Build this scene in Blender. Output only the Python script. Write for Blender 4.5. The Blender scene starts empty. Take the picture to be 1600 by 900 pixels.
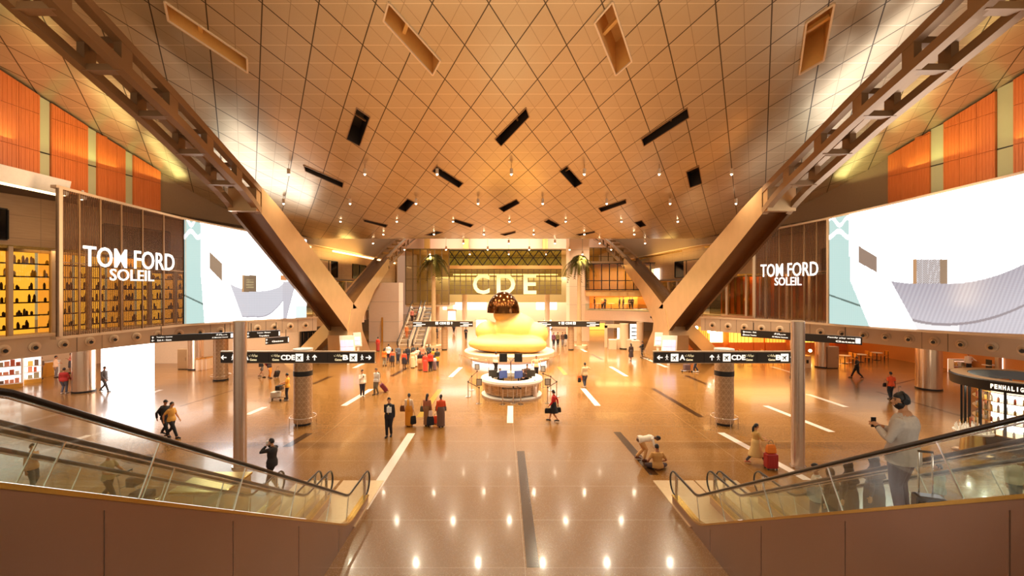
import bpy, bmesh, math, random
from mathutils import Vector, Matrix
from mathutils.geometry import delaunay_2d_cdt
R = math.radians; PI = math.pi
rnd = random.Random(7)
S = bpy.context.scene; COL = S.collection
# ------------------------------------------------------------------ camera, world, exposure
F = 690.0; CX, CY = 784.0, 450.0; EX, EZ = -0.6, 7.0
cam = bpy.data.cameras.new('camera'); cam.sensor_width = 36; cam.lens = F/1600*36
cam.shift_x = (800-CX)/1600; cam.clip_end = 400; cam.clip_start = .05
camo = bpy.data.objects.new('camera', cam); COL.objects.link(camo)
camo.location = (EX, 0, EZ); camo.rotation_euler = (PI/2, 0, 0); S.camera = camo
S.view_settings.view_transform = 'Standard'; S.view_settings.look = 'None'
S.view_settings.gamma = 1; S.view_settings.use_curve_mapping = False
S.view_settings.exposure = 0.64
w = bpy.data.worlds.new('hall_ambient'); S.world = w; w.use_nodes = True
bg = w.node_tree.nodes['Background']; bg.inputs[0].default_value = (1.0, .86, .68, 1); bg.inputs[1].default_value = .46
S.cycles.max_bounces = 6; S.cycles.diffuse_bounces = 3; S.cycles.glossy_bounces = 4; S.cycles.transparent_max_bounces = 24
S.cycles.sample_clamp_indirect = 4; S.cycles.caustics_reflective = False; S.cycles.caustics_refractive = False

def lamp(kind, loc, energy, color, size=1, rot=(0,0,0), sy=None, spot=None, blend=.6):
    l = bpy.data.lights.new('lamp_light', kind); l.energy = energy; l.color = color
    if kind == 'AREA':
        l.size = size
        if sy: l.shape = 'RECTANGLE'; l.size_y = sy
    else: l.shadow_soft_size = size
    if kind == 'SPOT': l.spot_size = R(spot or 80); l.spot_blend = blend
    o = bpy.data.objects.new('lamp_light', l); COL.objects.link(o); o.location = loc; o.rotation_euler = rot
    return o
AMB = (1, .60, .24); WARM = (1, .91, .72); GOLD = (1, .66, .28)
# added area lamps without fixtures, throwing amber light up at the vault
lamp('AREA', (0, 1, 8.5), 1000, (1, .54, .10), 26, (PI, 0, 0), 6)
lamp('AREA', (0, 16, 9.0), 300, (1, .80, .52), 16, (PI, 0, 0), 8)
lamp('AREA', (0, -6, 9), 140, WARM, 14, (R(80), 0, 0), 5)  # area lamp behind the camera, without fixture, shining forward
# added lamps without fixtures brighten the second bay beyond the roof valley
lamp('AREA', (0, 60, 16.5), 1300, (1, .80, .56), 34, (0, 0, 0), 24)
for x_ in (-11, -4, 4, 11):
    for y_ in (54, 60, 66): lamp('SPOT', (x_, y_, 15.5), 2600, (1, .84, .62), .25, spot=110, blend=.8)
lamp('AREA', (0, 66, 8.5), 1200, (1, .88, .78), 20, (0, 0, 0), 5)
lamp('AREA', (0, 86, 9), 5200, (1, .92, .84), 26, (0, 0, 0), 14)
for s in (-1, 1):
    lamp('AREA', (s*16.8, 50, 10.6), 420 if s < 0 else 160, (1, .66, .2), 1.5, (PI, s*R(25), 0), 10)
    lamp('AREA', (s*19.0, 22, 13.0), 260, (1, .74, .46), 1, (R(100), 0, -s*R(90)), 14)  # added lamp without fixture, brightening the timber wall panels
# added overhead fill lamp without fixture, brightening the concourse floor
lamp('AREA', (0, 34, 12.4), 160, (1, .86, .72), 26, (0, 0, 0), 20)

# ------------------------------------------------------------------ coordinates
def P(px, py, d): return Vector((EX+(px-CX)/F*d, d, EZ-(py-CY)/F*d))
def D(py): return EZ*F/(py-CY)
def G(px, py):
    d = D(py); return Vector((EX+(px-CX)/F*d, d, 0))
def XX(px, d): return EX+(px-CX)/F*d
def ceil_h(d):
    if d < 28: h = 16.2-.3*d
    elif d < 43: t = d-28; h = 7.8-.3*t+.00667*t*t
    else: h = 4.8+.42*(d-43)
    return h+EZ
# ------------------------------------------------------------------ materials
def lin(c): return tuple((v/255/12.92 if v/255 <= .04045 else ((v/255+.055)/1.055)**2.4) for v in c)
MATS = {}
def mat(name, c, rough=.6, metal=0, emit=0, var=.08, scale=8, bump=0, alpha=None, spec=.5, coat=0):
    if name in MATS: return MATS[name]
    m = bpy.data.materials.new(name); m.use_nodes = True; nt = m.node_tree; b = nt.nodes['Principled BSDF']
    c = lin(c)
    b.inputs['Roughness'].default_value = rough; b.inputs['Metallic'].default_value = metal
    b.inputs['Specular IOR Level'].default_value = spec; b.inputs['Coat Weight'].default_value = coat
    if emit:
        b.inputs['Base Color'].default_value = (0, 0, 0, 1) if emit > 1.5 else (*c, 1)
        b.inputs['Emission Color'].default_value = (*c, 1); b.inputs['Emission Strength'].default_value = emit
    else:
        tc = nt.nodes.new('ShaderNodeTexCoord'); n = nt.nodes.new('ShaderNodeTexNoise'); n.inputs['Scale'].default_value = scale
        n.inputs['Detail'].default_value = 3
        mp = nt.nodes.new('ShaderNodeMapRange'); mp.inputs[3].default_value = 1-var; mp.inputs[4].default_value = 1+var
        mx = nt.nodes.new('ShaderNodeVectorMath'); mx.operation = 'SCALE'; mx.inputs[0].default_value = c
        nt.links.new(tc.outputs['Object'], n.inputs['Vector']); nt.links.new(n.outputs[0], mp.inputs[0])
        nt.links.new(mp.outputs[0], mx.inputs['Scale']); nt.links.new(mx.outputs[0], b.inputs['Base Color'])
        if bump:
            bp = nt.nodes.new('ShaderNodeBump'); bp.inputs['Strength'].default_value = bump
            nt.links.new(n.outputs[0], bp.inputs['Height']); nt.links.new(bp.outputs[0], b.inputs['Normal'])
    MATS[name] = m; return m
def glass_mat(name, tint=(.9, .95, .9), refl=(1, 1, 1), f=.08, rough=.02):
    if name in MATS: return MATS[name]
    m = bpy.data.materials.new(name); m.use_nodes = True; nt = m.node_tree; nt.nodes.clear()
    o = nt.nodes.new('ShaderNodeOutputMaterial'); t = nt.nodes.new('ShaderNodeBsdfTransparent'); g = nt.nodes.new('ShaderNodeBsdfGlossy')
    t.inputs[0].default_value = (*tint, 1); g.inputs[0].default_value = (*refl, 1); g.inputs['Roughness'].default_value = rough
    lw = nt.nodes.new('ShaderNodeLayerWeight'); lw.inputs[0].default_value = .5
    pw = nt.nodes.new('ShaderNodeMath'); pw.operation = 'POWER'; pw.inputs[1].default_value = 4
    ad = nt.nodes.new('ShaderNodeMath'); ad.inputs[1].default_value = f*.5; ad.use_clamp = True
    mx = nt.nodes.new('ShaderNodeMixShader')
    nt.links.new(lw.outputs[1], pw.inputs[0]); nt.links.new(pw.outputs[0], ad.inputs[0]); nt.links.new(ad.outputs[0], mx.inputs[0]); nt.links.new(t.outputs[0], mx.inputs[1])
    nt.links.new(g.outputs[0], mx.inputs[2]); nt.links.new(mx.outputs[0], o.inputs[0]); MATS[name] = m; return m
class NG:
    """tiny node helper"""
    def __init__(s, m): s.nt = m.node_tree
    def math(s, op, a, b=0, c=None):
        n = s.nt.nodes.new('ShaderNodeMath'); n.operation = op
        for i, v in enumerate((a, b) if c is None else (a, b, c)):
            if isinstance(v, (int, float)): n.inputs[i].default_value = v
            else: s.nt.links.new(v, n.inputs[i])
        return n.outputs[0]
    def line(s, v, width):       # 1 on a line at every integer of v
        f = s.math('FRACT', v); a = s.math('ABSOLUTE', s.math('SUBTRACT', f, .5)); return s.math('GREATER_THAN', a, .5-width)
    def mix(s, f, a, b):
        n = s.nt.nodes.new('ShaderNodeMix'); n.data_type = 'RGBA'
        for i, v in ((0, f), (6, a), (7, b)):
            if isinstance(v, tuple): n.inputs[i].default_value = (*v, 1)
            elif isinstance(v, (int, float)): n.inputs[i].default_value = v
            else: s.nt.links.new(v, n.inputs[i])
        return n.outputs[2]
    def xyz(s):
        tc = s.nt.nodes.new('ShaderNodeTexCoord'); sp = s.nt.nodes.new('ShaderNodeSeparateXYZ'); s.nt.links.new(tc.outputs['Object'], sp.inputs[0])
        return tc.outputs['Object'], sp.outputs[0], sp.outputs[1], sp.outputs[2]
def mat_ceiling():
    m = mat('ceiling_panels', (190, 168, 136), .30, .6, var=.03); g = NG(m); b = m.node_tree.nodes['Principled BSDF']
    o, x, y, z = g.xyz(); s = .953; q = 1.1
    rows = g.line(g.math('DIVIDE', y, s), .016)
    ya = g.math('MULTIPLY', y, 1/math.sqrt(3))
    a = g.math('DIVIDE', g.math('ADD', x, ya), q); c = g.math('DIVIDE', g.math('SUBTRACT', x, ya), q)
    la = g.line(a, .011); lc = g.line(c, .011)
    la2 = g.line(g.math('DIVIDE', a, 2), .013); lc2 = g.line(g.math('DIVIDE', c, 2), .013)
    base = b.inputs['Base Color'].links[0].from_socket
    wn = m.node_tree.nodes.new('ShaderNodeTexWhiteNoise'); wn.noise_dimensions = '3D'
    cb = m.node_tree.nodes.new('ShaderNodeCombineXYZ')
    for i, v in enumerate((g.math('FLOOR', a), g.math('FLOOR', c), g.math('FLOOR', g.math('DIVIDE', y, s)))): m.node_tree.links.new(v, cb.inputs[i])
    m.node_tree.links.new(cb.outputs[0], wn.inputs[0])
    tint = g.mix(g.math('MULTIPLY', wn.outputs[0], .14), base, (.62, .46, .28))
    c1 = g.mix(g.math('MULTIPLY', rows, .5), tint, (.95, .8, .55))
    c2 = g.mix(g.math('MULTIPLY', g.math('MAXIMUM', la, lc), .5), c1, (.12, .07, .03))
    c3 = g.mix(g.math('MULTIPLY', g.math('MAXIMUM', la2, lc2), .9), c2, (.05, .03, .015))
    m.node_tree.links.new(c3, b.inputs['Base Color']); return m
def mat_floor():
    m = mat('terrazzo_floor', (138, 90, 36), .22, 0, var=.06, scale=.25, spec=.5, coat=.25)
    MATS['terrazzo_floor'].node_tree.nodes['Principled BSDF'].inputs['Coat Roughness'].default_value = .07; g = NG(m); b = m.node_tree.nodes['Principled BSDF']
    b.inputs['IOR'].default_value = 1.6
    o, x, y, z = g.xyz(); base = b.inputs['Base Color'].links[0].from_socket
    n = m.node_tree.nodes.new('ShaderNodeTexVoronoi'); n.inputs['Scale'].default_value = 52; m.node_tree.links.new(o, n.inputs['Vector'])
    sp = m.node_tree.nodes.new('ShaderNodeSeparateColor'); m.node_tree.links.new(n.outputs['Color'], sp.inputs[0])
    hi = g.math('GREATER_THAN', sp.outputs[0], .80); lo = g.math('LESS_THAN', sp.outputs[1], .25)
    c1 = g.mix(g.math('MULTIPLY', hi, .22), base, (.60, .40, .20)); c2 = g.mix(g.math('MULTIPLY', lo, .22), c1, (.14, .08, .03))
    j = g.math('MAXIMUM', g.line(g.math('DIVIDE', g.math('ADD', y, .35), 2.28), .0035), g.line(g.math('DIVIDE', g.math('ADD', x, .02), 9.0), .0006))
    c3 = g.mix(g.math('MULTIPLY', j, .5), c2, (.7, .48, .26))
    m.node_tree.links.new(c3, b.inputs['Base Color']); return m
def mat_wood(name, c, c2):
    m = mat(name, c, .45, 0); g = NG(m); b = m.node_tree.nodes['Principled BSDF']; o, x, y, z = g.xyz()
    mp = m.node_tree.nodes.new('ShaderNodeMapping'); mp.inputs['Scale'].default_value = (9, 9, .5); m.node_tree.links.new(o, mp.inputs[0])
    n = m.node_tree.nodes.new('ShaderNodeTexNoise'); n.inputs['Scale'].default_value = 3; n.inputs['Detail'].default_value = 4; m.node_tree.links.new(mp.outputs[0], n.inputs[0])
    c_ = g.mix(n.outputs[0], lin(c), lin(c2)); m.node_tree.links.new(c_, b.inputs['Base Color']); return m
def mat_stone(name, c, c2, bx=2.4, bz=1.2, rough=.45):
    m = mat(name, c, rough, 0); g = NG(m); b = m.node_tree.nodes['Principled BSDF']; o, x, y, z = g.xyz()
    mp = m.node_tree.nodes.new('ShaderNodeMapping'); mp.inputs['Scale'].default_value = (.6, .6, 7); m.node_tree.links.new(o, mp.inputs[0])
    n = m.node_tree.nodes.new('ShaderNodeTexNoise'); n.inputs['Scale'].default_value = 2; n.inputs['Detail'].default_value = 5; m.node_tree.links.new(mp.outputs[0], n.inputs[0])
    c_ = g.mix(n.outputs[0], lin(c), lin(c2))
    j = g.math('MAXIMUM', g.line(g.math('DIVIDE', z, bz), .008), g.line(g.math('DIVIDE', y, bx), .005))
    c3 = g.mix(g.math('MULTIPLY', j, .6), c_, tuple(v*.25 for v in lin(c))); m.node_tree.links.new(c3, b.inputs['Base Color']); return m
def mat_lattice():
    m = mat('column_lattice', (176, 140, 104), .4, .5); g = NG(m); b = m.node_tree.nodes['Principled BSDF']; o, x, y, z = g.xyz()
    ang = g.math('DIVIDE', g.math('ARCTAN2', y, x), 2*PI); u = g.math('MULTIPLY', ang, 12); v = g.math('MULTIPLY', z, 3.2)
    l = g.math('MAXIMUM', g.line(g.math('ADD', u, v), .06), g.line(g.math('SUBTRACT', u, v), .06)); l = g.math('MAXIMUM', l, g.line(v, .04))
    c = g.mix(l, lin((182, 148, 112)), lin((208, 176, 140))); m.node_tree.links.new(c, b.inputs['Base Color']); return m
def mat_mesh(name, c, density, scale):
    """thin transparent LED curtain: fine vertical bars"""
    m = bpy.data.materials.new(name); m.use_nodes = True; nt = m.node_tree; g = NG(m); b = nt.nodes['Principled BSDF']
    b.inputs['Base Color'].default_value = (*lin(c), 1); b.inputs['Roughness'].default_value = .25; b.inputs['Metallic'].default_value = .3
    o, x, y, z = g.xyz(); t = nt.nodes.new('ShaderNodeBsdfTransparent'); mx = nt.nodes.new('ShaderNodeMixShader')
    bars = g.line(g.math('MULTIPLY', y, scale), density/2*.7); rows = g.line(g.math('MULTIPLY', z, scale*1.6), .08)
    nt.links.new(g.math('ADD', g.math('MULTIPLY', g.math('MAXIMUM', bars, rows), .62), .10), mx.inputs[0])
    nt.links.new(t.outputs[0], mx.inputs[1]); nt.links.new(b.outputs[0], mx.inputs[2]); nt.links.new(mx.outputs[0], nt.nodes['Material Output'].inputs[0]); MATS[name] = m; return m
M_ceil = mat_ceiling(); M_floor = mat_floor()
M_fascia = mat('fascia_panel', (198, 168, 138), .45, .2, var=.04, scale=1)
M_steel = mat('brushed_bronze_steel', (206, 170, 124), .32, .75, var=.12, scale=1.2)
M_steeld = mat('shaded_bronze', (112, 80, 50), .35, .8, var=.12, scale=1.2)  # darker bronze copy: shade painted into the legs' undersides and channels
M_truss = mat('truss_paint', (150, 116, 82), .4, .5, var=.06, scale=1)
M_dark = mat('dark_metal', (34, 28, 24), .4, .3)
M_black = mat('black_plastic', (14, 12, 12), .45)
M_void = mat('plenum_black', (10, 8, 7), .9)
M_brass = mat('brass_trim', (206, 168, 88), .22, .9, var=.2, scale=2)
M_clad = mat('escalator_cladding', (164, 130, 108), .27, .75, var=.12, scale=.5)
M_white = mat('white_paint', (238, 226, 212), .5)
M_cream = mat('cream_wall', (226, 194, 158), .6)
M_chrome = mat('chrome', (220, 210, 200), .15, 1, var=.03)
M_rubber = mat('handrail_rubber', (22, 17, 15), .28)
M_wood = mat_wood('orange_wood', (236, 136, 66), (200, 96, 40))
M_stone = mat_stone('beige_stone', (196, 158, 116), (168, 128, 88))
M_pinkstone = mat_stone('pale_marble', (236, 208, 188), (220, 190, 168), 50, 2.6)
M_paleglass = mat('pale_green_glass', (196, 194, 150), .25, 0, var=.1, scale=.8)
M_glass = glass_mat('clear_glass', (.86, .90, .84)); M_glassg = glass_mat('green_edge_glass', (.955, .985, .96), f=.08)
M_shopglass = glass_mat('shop_glass', (.72, .66, .5), f=.06)
M_lattice = mat_lattice()
M_led = mat_mesh('led_curtain', (92, 60, 40), .5, 9)
E_white = mat('white_light', (255, 246, 238), emit=4); E_bulb = mat('bulb_light', (255, 228, 188), emit=26)
E_text = mat('lit_white_lettering', (255, 250, 246), emit=.75); E_gold = mat('lit_gold_panel', (255, 186, 70), emit=1.6)
E_warm = mat('warm_light_strip', (255, 214, 150), emit=5); E_orange = mat('lit_orange_panel', (255, 150, 50), emit=1.6)
E_blue = mat('blue_lit_monitor', (186, 192, 240), emit=.4); E_soft = mat('soft_white_panel', (255, 240, 226), emit=1.9)
M_sign = mat('sign_board', (44, 34, 24), .4); M_signtext = mat('sign_lettering', (255, 250, 240), emit=.62)
M_gold = mat('gold_lacquer', (214, 150, 56), .3, .5)

# ------------------------------------------------------------------ mesh builder
def tag(o, label=None, cat=None, group=None, kind=None):
    if label: o['label'] = label
    if cat: o['category'] = cat
    if group: o['group'] = group
    if kind: o['kind'] = kind
    return o
def empty(name, loc, label, cat, group=None, rz=0):
    o = bpy.data.objects.new(name, None); COL.objects.link(o); o.location = loc; o.rotation_euler = (0, 0, rz); o.empty_display_size = .2
    return tag(o, label, cat, group)
class MB:
    def __init__(s): s.v = []; s.f = []; s.m = []
    def add(s, vs, fs, mi=0):
        k = len(s.v); s.v += [tuple(v) for v in vs]; s.f += [tuple(k+i for i in f) for f in fs]; s.m += [mi]*len(fs); return s
    def box(s, x0, x1, y0, y1, z0, z1, mi=0):
        return s.add([(x0,y0,z0),(x1,y0,z0),(x1,y1,z0),(x0,y1,z0),(x0,y0,z1),(x1,y0,z1),(x1,y1,z1),(x0,y1,z1)],
                     [(3,2,1,0),(4,5,6,7),(0,1,5,4),(1,2,6,5),(2,3,7,6),(3,0,4,7)], mi)
    def hexa(s, b, t, mi=0):    # two quads, bottom and top
        return s.add(list(b)+list(t), [(3,2,1,0),(4,5,6,7),(0,1,5,4),(1,2,6,5),(2,3,7,6),(3,0,4,7)], mi)
    def prism(s, poly, z0, z1, mi=0):
        n = len(poly); s.add([(x,y,z0) for x,y in poly]+[(x,y,z1) for x,y in poly],
            [tuple(range(n-1,-1,-1)), tuple(range(n,2*n))]+[(i,(i+1)%n,n+(i+1)%n,n+i) for i in range(n)], mi); return s
    def ribbon(s, pts, z0, z1, th, mi=0, zf=None):
        """vertical wall along plan points, thickness th to the left of travel; zf(i)->(z0,z1)"""
        n = len(pts); off = []
        for i in range(n):
            a = Vector(pts[max(i-1,0)]); b = Vector(pts[min(i+1,n-1)]); t = (b-a).normalized(); off.append(Vector((-t.y, t.x))*th)
        vs = []
        for i, p in enumerate(pts):
            a0, a1 = zf(i) if zf else (z0, z1); q = Vector(p)+off[i]
            vs += [(p[0],p[1],a0),(p[0],p[1],a1),(q.x,q.y,a1),(q.x,q.y,a0)]
        fs = [(0,1,2,3), tuple(4*(n-1)+k for k in (3,2,1,0))]
        for i in range(n-1):
            a = 4*i; b = a+4
            for k in range(4): fs.append((a+k, b+k, b+(k+1)%4, a+(k+1)%4))
        return s.add(vs, fs, mi)
    def tube(s, pts, r, n=10, mi=0, ry=None, ref=None, cap=True, dome=False):
        """loft of ellipses; r, ry numbers or lists"""
        pts = [Vector(p) for p in pts]; N = len(pts)
        r = [r]*N if isinstance(r, (int, float)) else list(r); ry = r if ry is None else ([ry]*N if isinstance(ry, (int, float)) else list(ry))
        if dome:
            t0 = (pts[0]-pts[1]).normalized(); t1 = (pts[-1]-pts[-2]).normalized(); m0 = min(r[0], ry[0]); m1 = min(r[-1], ry[-1])
            pre = [(pts[0]+t0*m0*k, j) for k, j in ((.95,.3),(.7,.72),(.38,.93))]; post = [(pts[-1]+t1*m1*k, j) for k, j in ((.38,.93),(.7,.72),(.95,.3))]
            r = [r[0]*j for _, j in pre]+r+[r[-1]*j for _, j in post]; ry = [ry[0]*j for _, j in pre]+ry+[ry[-1]*j for _, j in post]
            pts = [p for p, _ in pre]+pts+[p for p, _ in post]; N = len(pts)
        vs = []; last = None
        for i, p in enumerate(pts):
            t = (pts[min(i+1,N-1)]-pts[max(i-1,0)]).normalized()
            if ref is not None: u = Vector(ref)-t*t.dot(Vector(ref))
            elif last is not None: u = last-t*t.dot(last)
            else: u = t.orthogonal()
            if u.length < 1e-5: u = t.orthogonal()
            u.normalize(); last = u; v = t.cross(u)
            for k in range(n):
                a = 2*PI*k/n; vs.append(p+u*math.cos(a)*r[i]+v*math.sin(a)*ry[i])
        fs = [(i*n+k, i*n+(k+1)%n, (i+1)*n+(k+1)%n, (i+1)*n+k) for i in range(N-1) for k in range(n)]
        if cap: fs += [tuple(range(n-1,-1,-1)), tuple((N-1)*n+k for k in range(n))]
        return s.add(vs, fs, mi)
    def lathe(s, prof, c=(0,0), n=32, mi=0, a0=0, a1=2*PI):
        full = abs(a1-a0-2*PI) < 1e-6; m = n if full else n+1; vs = []
        for rr, z in prof:
            for k in range(m):
                a = a0+(a1-a0)*k/n; vs.append((c[0]+rr*math.cos(a), c[1]+rr*math.sin(a), z))
        fs = [(i*m+k, i*m+(k+1)%m, (i+1)*m+(k+1)%m, (i+1)*m+k) for i in range(len(prof)-1) for k in range(n if full else n)]
        return s.add(vs, fs, mi)
    def ball(s, c, rx, ry=None, rz=None, n=12, mi=0, mod=None):
        ry = ry or rx; rz = rz or rx; h = n//2+1; vs = []
        for i in range(1, h):
            ph = PI*i/h
            for k in range(n):
                a = 2*PI*k/n; v = Vector((math.sin(ph)*math.cos(a), math.sin(ph)*math.sin(a), math.cos(ph)))
                if mod: v = mod(v)
                vs.append((c[0]+v.x*rx, c[1]+v.y*ry, c[2]+v.z*rz))
        t = Vector((0,0,1)); b = Vector((0,0,-1))
        if mod: t = mod(t); b = mod(b)
        vs += [(c[0]+t.x*rx,c[1]+t.y*ry,c[2]+t.z*rz),(c[0]+b.x*rx,c[1]+b.y*ry,c[2]+b.z*rz)]; T = len(vs)-2; m = h-1
        fs = [(i*n+k,(i+1)*n+k,(i+1)*n+(k+1)%n,i*n+(k+1)%n) for i in range(m-1) for k in range(n)]
        fs += [(T,k,(k+1)%n) for k in range(n)]+[(T+1,(m-1)*n+(k+1)%n,(m-1)*n+k) for k in range(n)]
        return s.add(vs, fs, mi)
    def build(s, name, mats, parent=None, smooth=False, bevel=0, loc=None, rz=0):
        me = bpy.data.meshes.new(name); me.from_pydata([tuple(v) for v in s.v], [], s.f)
        for m in (mats if isinstance(mats, (list, tuple)) else [mats]): me.materials.append(m)
        me.polygons.foreach_set('material_index', s.m)
        if smooth:
            me.polygons.foreach_set('use_smooth', [True]*len(me.polygons))
        me.update(); bm = bmesh.new(); bm.from_mesh(me); bmesh.ops.recalc_face_normals(bm, faces=bm.faces); bm.to_mesh(me); bm.free()
        if smooth == 'auto': me.set_sharp_from_angle(angle=R(40))
        o = bpy.data.objects.new(name, me); COL.objects.link(o)
        if parent: o.parent = parent
        if loc: o.location = loc
        if rz: o.rotation_euler = (0, 0, rz)
        if bevel:
            b = o.modifiers.new('bevel', 'BEVEL'); b.width = bevel; b.segments = 2; b.limit_method = 'ANGLE'
        return o
def struct(o): o['kind'] = 'structure'; return o
def text_mesh(mb_name, s, mat_, parent, origin, width=None, height=.3, rz=0, bold=.0, ext=.01, align='CENTER'):
    """flat lettering standing upright, read from -y, at origin (baseline, centred)"""
    cu = bpy.data.curves.new('lettering', 'FONT'); cu.body = s; cu.size = 1; cu.offset = bold; cu.extrude = .01; cu.resolution_u = 3
    t = bpy.data.objects.new('lettering_source', cu); COL.objects.link(t); dg = bpy.context.evaluated_depsgraph_get()
    me = bpy.data.meshes.new_from_object(t.evaluated_get(dg)); bpy.data.objects.remove(t)
    xs = [v.co.x for v in me.vertices] or [0, 1]; ys = [v.co.y for v in me.vertices] or [0, 1]
    x0, x1, y0, y1 = min(xs), max(xs), min(ys), max(ys); sy = height/max(y1-y0, .01); sx = (width/(x1-x0)) if width else sy
    for v in me.vertices:
        x = (v.co.x-(x0+x1)/2)*sx if align == 'CENTER' else (v.co.x-x0)*sx
        v.co = Vector((x, -v.co.z/.01*ext, (v.co.y-y0)*sy))
    me.materials.clear(); me.materials.append(mat_)
    o = bpy.data.objects.new(mb_name, me); COL.objects.link(o); o.location = origin; o.rotation_euler = (0, 0, rz)
    if parent: o.parent = parent
    return o
def copy_tree(o, parent=None):
    c = o.copy(); COL.objects.link(c); c.parent = parent
    for ch in list(o.children): copy_tree(ch, c)
    return c
def spline(pts, n=6):
    out = []; P_ = [Vector(p) for p in pts]; L = len(P_)
    for i in range(L-1):
        p0, p1, p2, p3 = P_[max(i-1,0)], P_[i], P_[i+1], P_[min(i+2,L-1)]
        for k in range(n):
            t = k/n; out.append(.5*((2*p1)+(p2-p0)*t+(2*p0-5*p1+4*p2-p3)*t*t+(3*p1-p0-3*p2+p3)*t**3))
    out.append(P_[-1]); return out
ORD = ['first','second','third','fourth','fifth','sixth','seventh','eighth','ninth','tenth','eleventh','twelfth','thirteenth','fourteenth','fifteenth','sixteenth']

# ================================================================== THE SETTING
fl = MB(); fl.add([(-60,-8,0),(60,-8,0),(60,125,0),(-60,125,0)], [(0,1,2,3)]); struct(fl.build('floor', M_floor))
# inlaid strips of the floor (flat inlays, flush)
M_in = {'dark': mat('dark_inlay', (66, 40, 20), .18), 'white': mat('pale_inlay', (240, 220, 208), .2), 'olive': mat('olive_inlay', (158, 124, 44), .2)}
strips = [('dark',813.5,705,833,887,.32),('white',797.5,634,797,661,.33),('white',643,677,566,796,.36),('olive',688,608,655,652,.36),('white',580,608,537,634,.36),
 ('white',578,563,553,575,.36),('dark',517,588,489,600,.36),('dark',636,575,612,588,.36),('white',720,574,704,589,.36),('white',911,607,934,634,.36),('white',954,573,979,588,.34),
 ('dark',924,553,941,562,.34),('olive',873,573,884,586,.36),('white',903,542,916,550,.34),('dark',1020,607,1096,652,.34),('dark',1072,587,1118,606,.34),('dark',964,675,1022,742,.34),
 ('white',1006,559,1042,574,.34),('white',1126,676,1200,716,.34),('white',1196,634,1300,675,.34),('white',1206,573,1240,583,.34),('white',1262,616,1322,636,.34),('dark',1370,612,1510,652,.2),
 ('dark',483,677,448,698,.36),('white',414,636,386,648,.34),('white',252,609,223,619,.3),('dark',366,609,281,635,.12),('white',140,680,86,697,.34),('dark',236,710,205,724,.34),
 ('white',1200,716,1262,750,.34),('white',1330,566,1290,572,.3),('dark',1560,560,1400,600,.12)]
for k, (c, x0, y0, x1, y1, wd) in enumerate(strips):
    a, b = G(x0, y0), G(x1, y1); t = (b-a).normalized(); ex = wd/2/max(abs(t.y), .35)
    z = .004; mb = MB(); mb.add([(a.x-ex,a.y,z),(a.x+ex,a.y,z),(b.x+ex,b.y,z),(b.x-ex,b.y,z)], [(0,1,2,3)])
    struct(mb.build('trim_%d' % (k+1), M_in[c]))
bl = MB(); bl.box(-4.6, 4.6, -8, 1.6, 5.0, 5.4); struct(bl.build('floor_balcony', M_floor))

# ---- ceiling, one vaulted skin with real openings
def on_ceil(px, py):
    v = (CY-py)/F; lo, hi = 5.0, 43.0
    for _ in range(50):
        m = (lo+hi)/2
        if (ceil_h(m)-EZ)/m > v: lo = m
        else: hi = m
    return (XX(px, lo), lo)
holes_px = [[(257,2),(263,32),(387,113),(386,90)],[(607,3),(599,32),(676,117),(688,94)],[(957,2),(929,35),(962,117),(987,95)],[(1304,5),(1260,35),(1249,116),(1287,94)],
 [(557,168),(578,183),(562,228),(541,217)],[(822,168),(827,182),(783,228),(773,217)],[(1074,168),(1077,183),(1006,228),(1002,217)],
 [(474,258),(477,267),(535,293),(537,285)],[(682,259),(675,267),(717,293),(724,286)],[(886,259),(874,267),(898,293),(910,286)],[(1092,258),(1072,268),(1078,293),(1097,286)],
 [(637,310),(648,316),(634,331),(621,325)],[(807,311),(812,317),(787,331),(779,325)],[(978,311),(979,317),(939,331),(935,325)],
 [(567,342),(569,346),(603,355),(606,351)],[(711,342),(708,346),(735,355),(740,351)],[(857,342),(850,346),(868,355),(875,351)],[(1003,344),(991,347),(1000,355),(1010,352)],
 [(682,361),(692,363),(674,368),(663,367)],[(805,361),(806,363),(789,368),(782,366)],[(929,361),(930,363),(906,368),(900,366)]]
holes = [[on_ceil(x, y) for x, y in h] for h in holes_px]
verts = []; edges = []
XW = 30
ds = [-8]+[v*.5 for v in range(4, 87)]+[45,50,56,64,74,84]
for d in ds:
    verts += [(-XW, d), (XW, d)]
for i in range(len(ds)-1): edges += [(2*i, 2*i+2), (2*i+1, 2*i+3)]
edges += [(0, 1), (len(verts)-2, len(verts)-1)]
rows = list(range(len(ds)))
for h in holes:
    k = len(verts); verts += h; edges += [(k, k+1), (k+1, k+2), (k+2, k+3), (k+3, k)]
for i in range(1, len(ds)-1): edges.append((2*i, 2*i+1))
vo, eo, fo, *_ = delaunay_2d_cdt([Vector(v) for v in verts], edges, [], 0, 1e-5)
def inside(p, poly):
    c = False
    for i in range(len(poly)):
        x0, y0 = poly[i]; x1, y1 = poly[i-1]
        if (y0 > p[1]) != (y1 > p[1]) and p[0] < (x1-x0)*(p[1]-y0)/(y1-y0)+x0: c = not c
    return c
mb = MB(); fs = []
for f in fo:
    c = sum((vo[i] for i in f), Vector((0, 0)))/len(f)
    if not any(inside(c, h) for h in holes): fs.append(tuple(f))
mb.add([(v.x, v.y, ceil_h(v.y)) for v in vo], fs)
ceiling = struct(mb.build('ceiling', M_ceil, smooth=True))
M_well = mat('well_lining_lit', (226, 170, 96), .5)  # amber light painted into the lining of the nearest wells
M_welldark = mat('well_lining_shaded', (40, 28, 20), .6)  # same lining with the recess shade painted in
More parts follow.
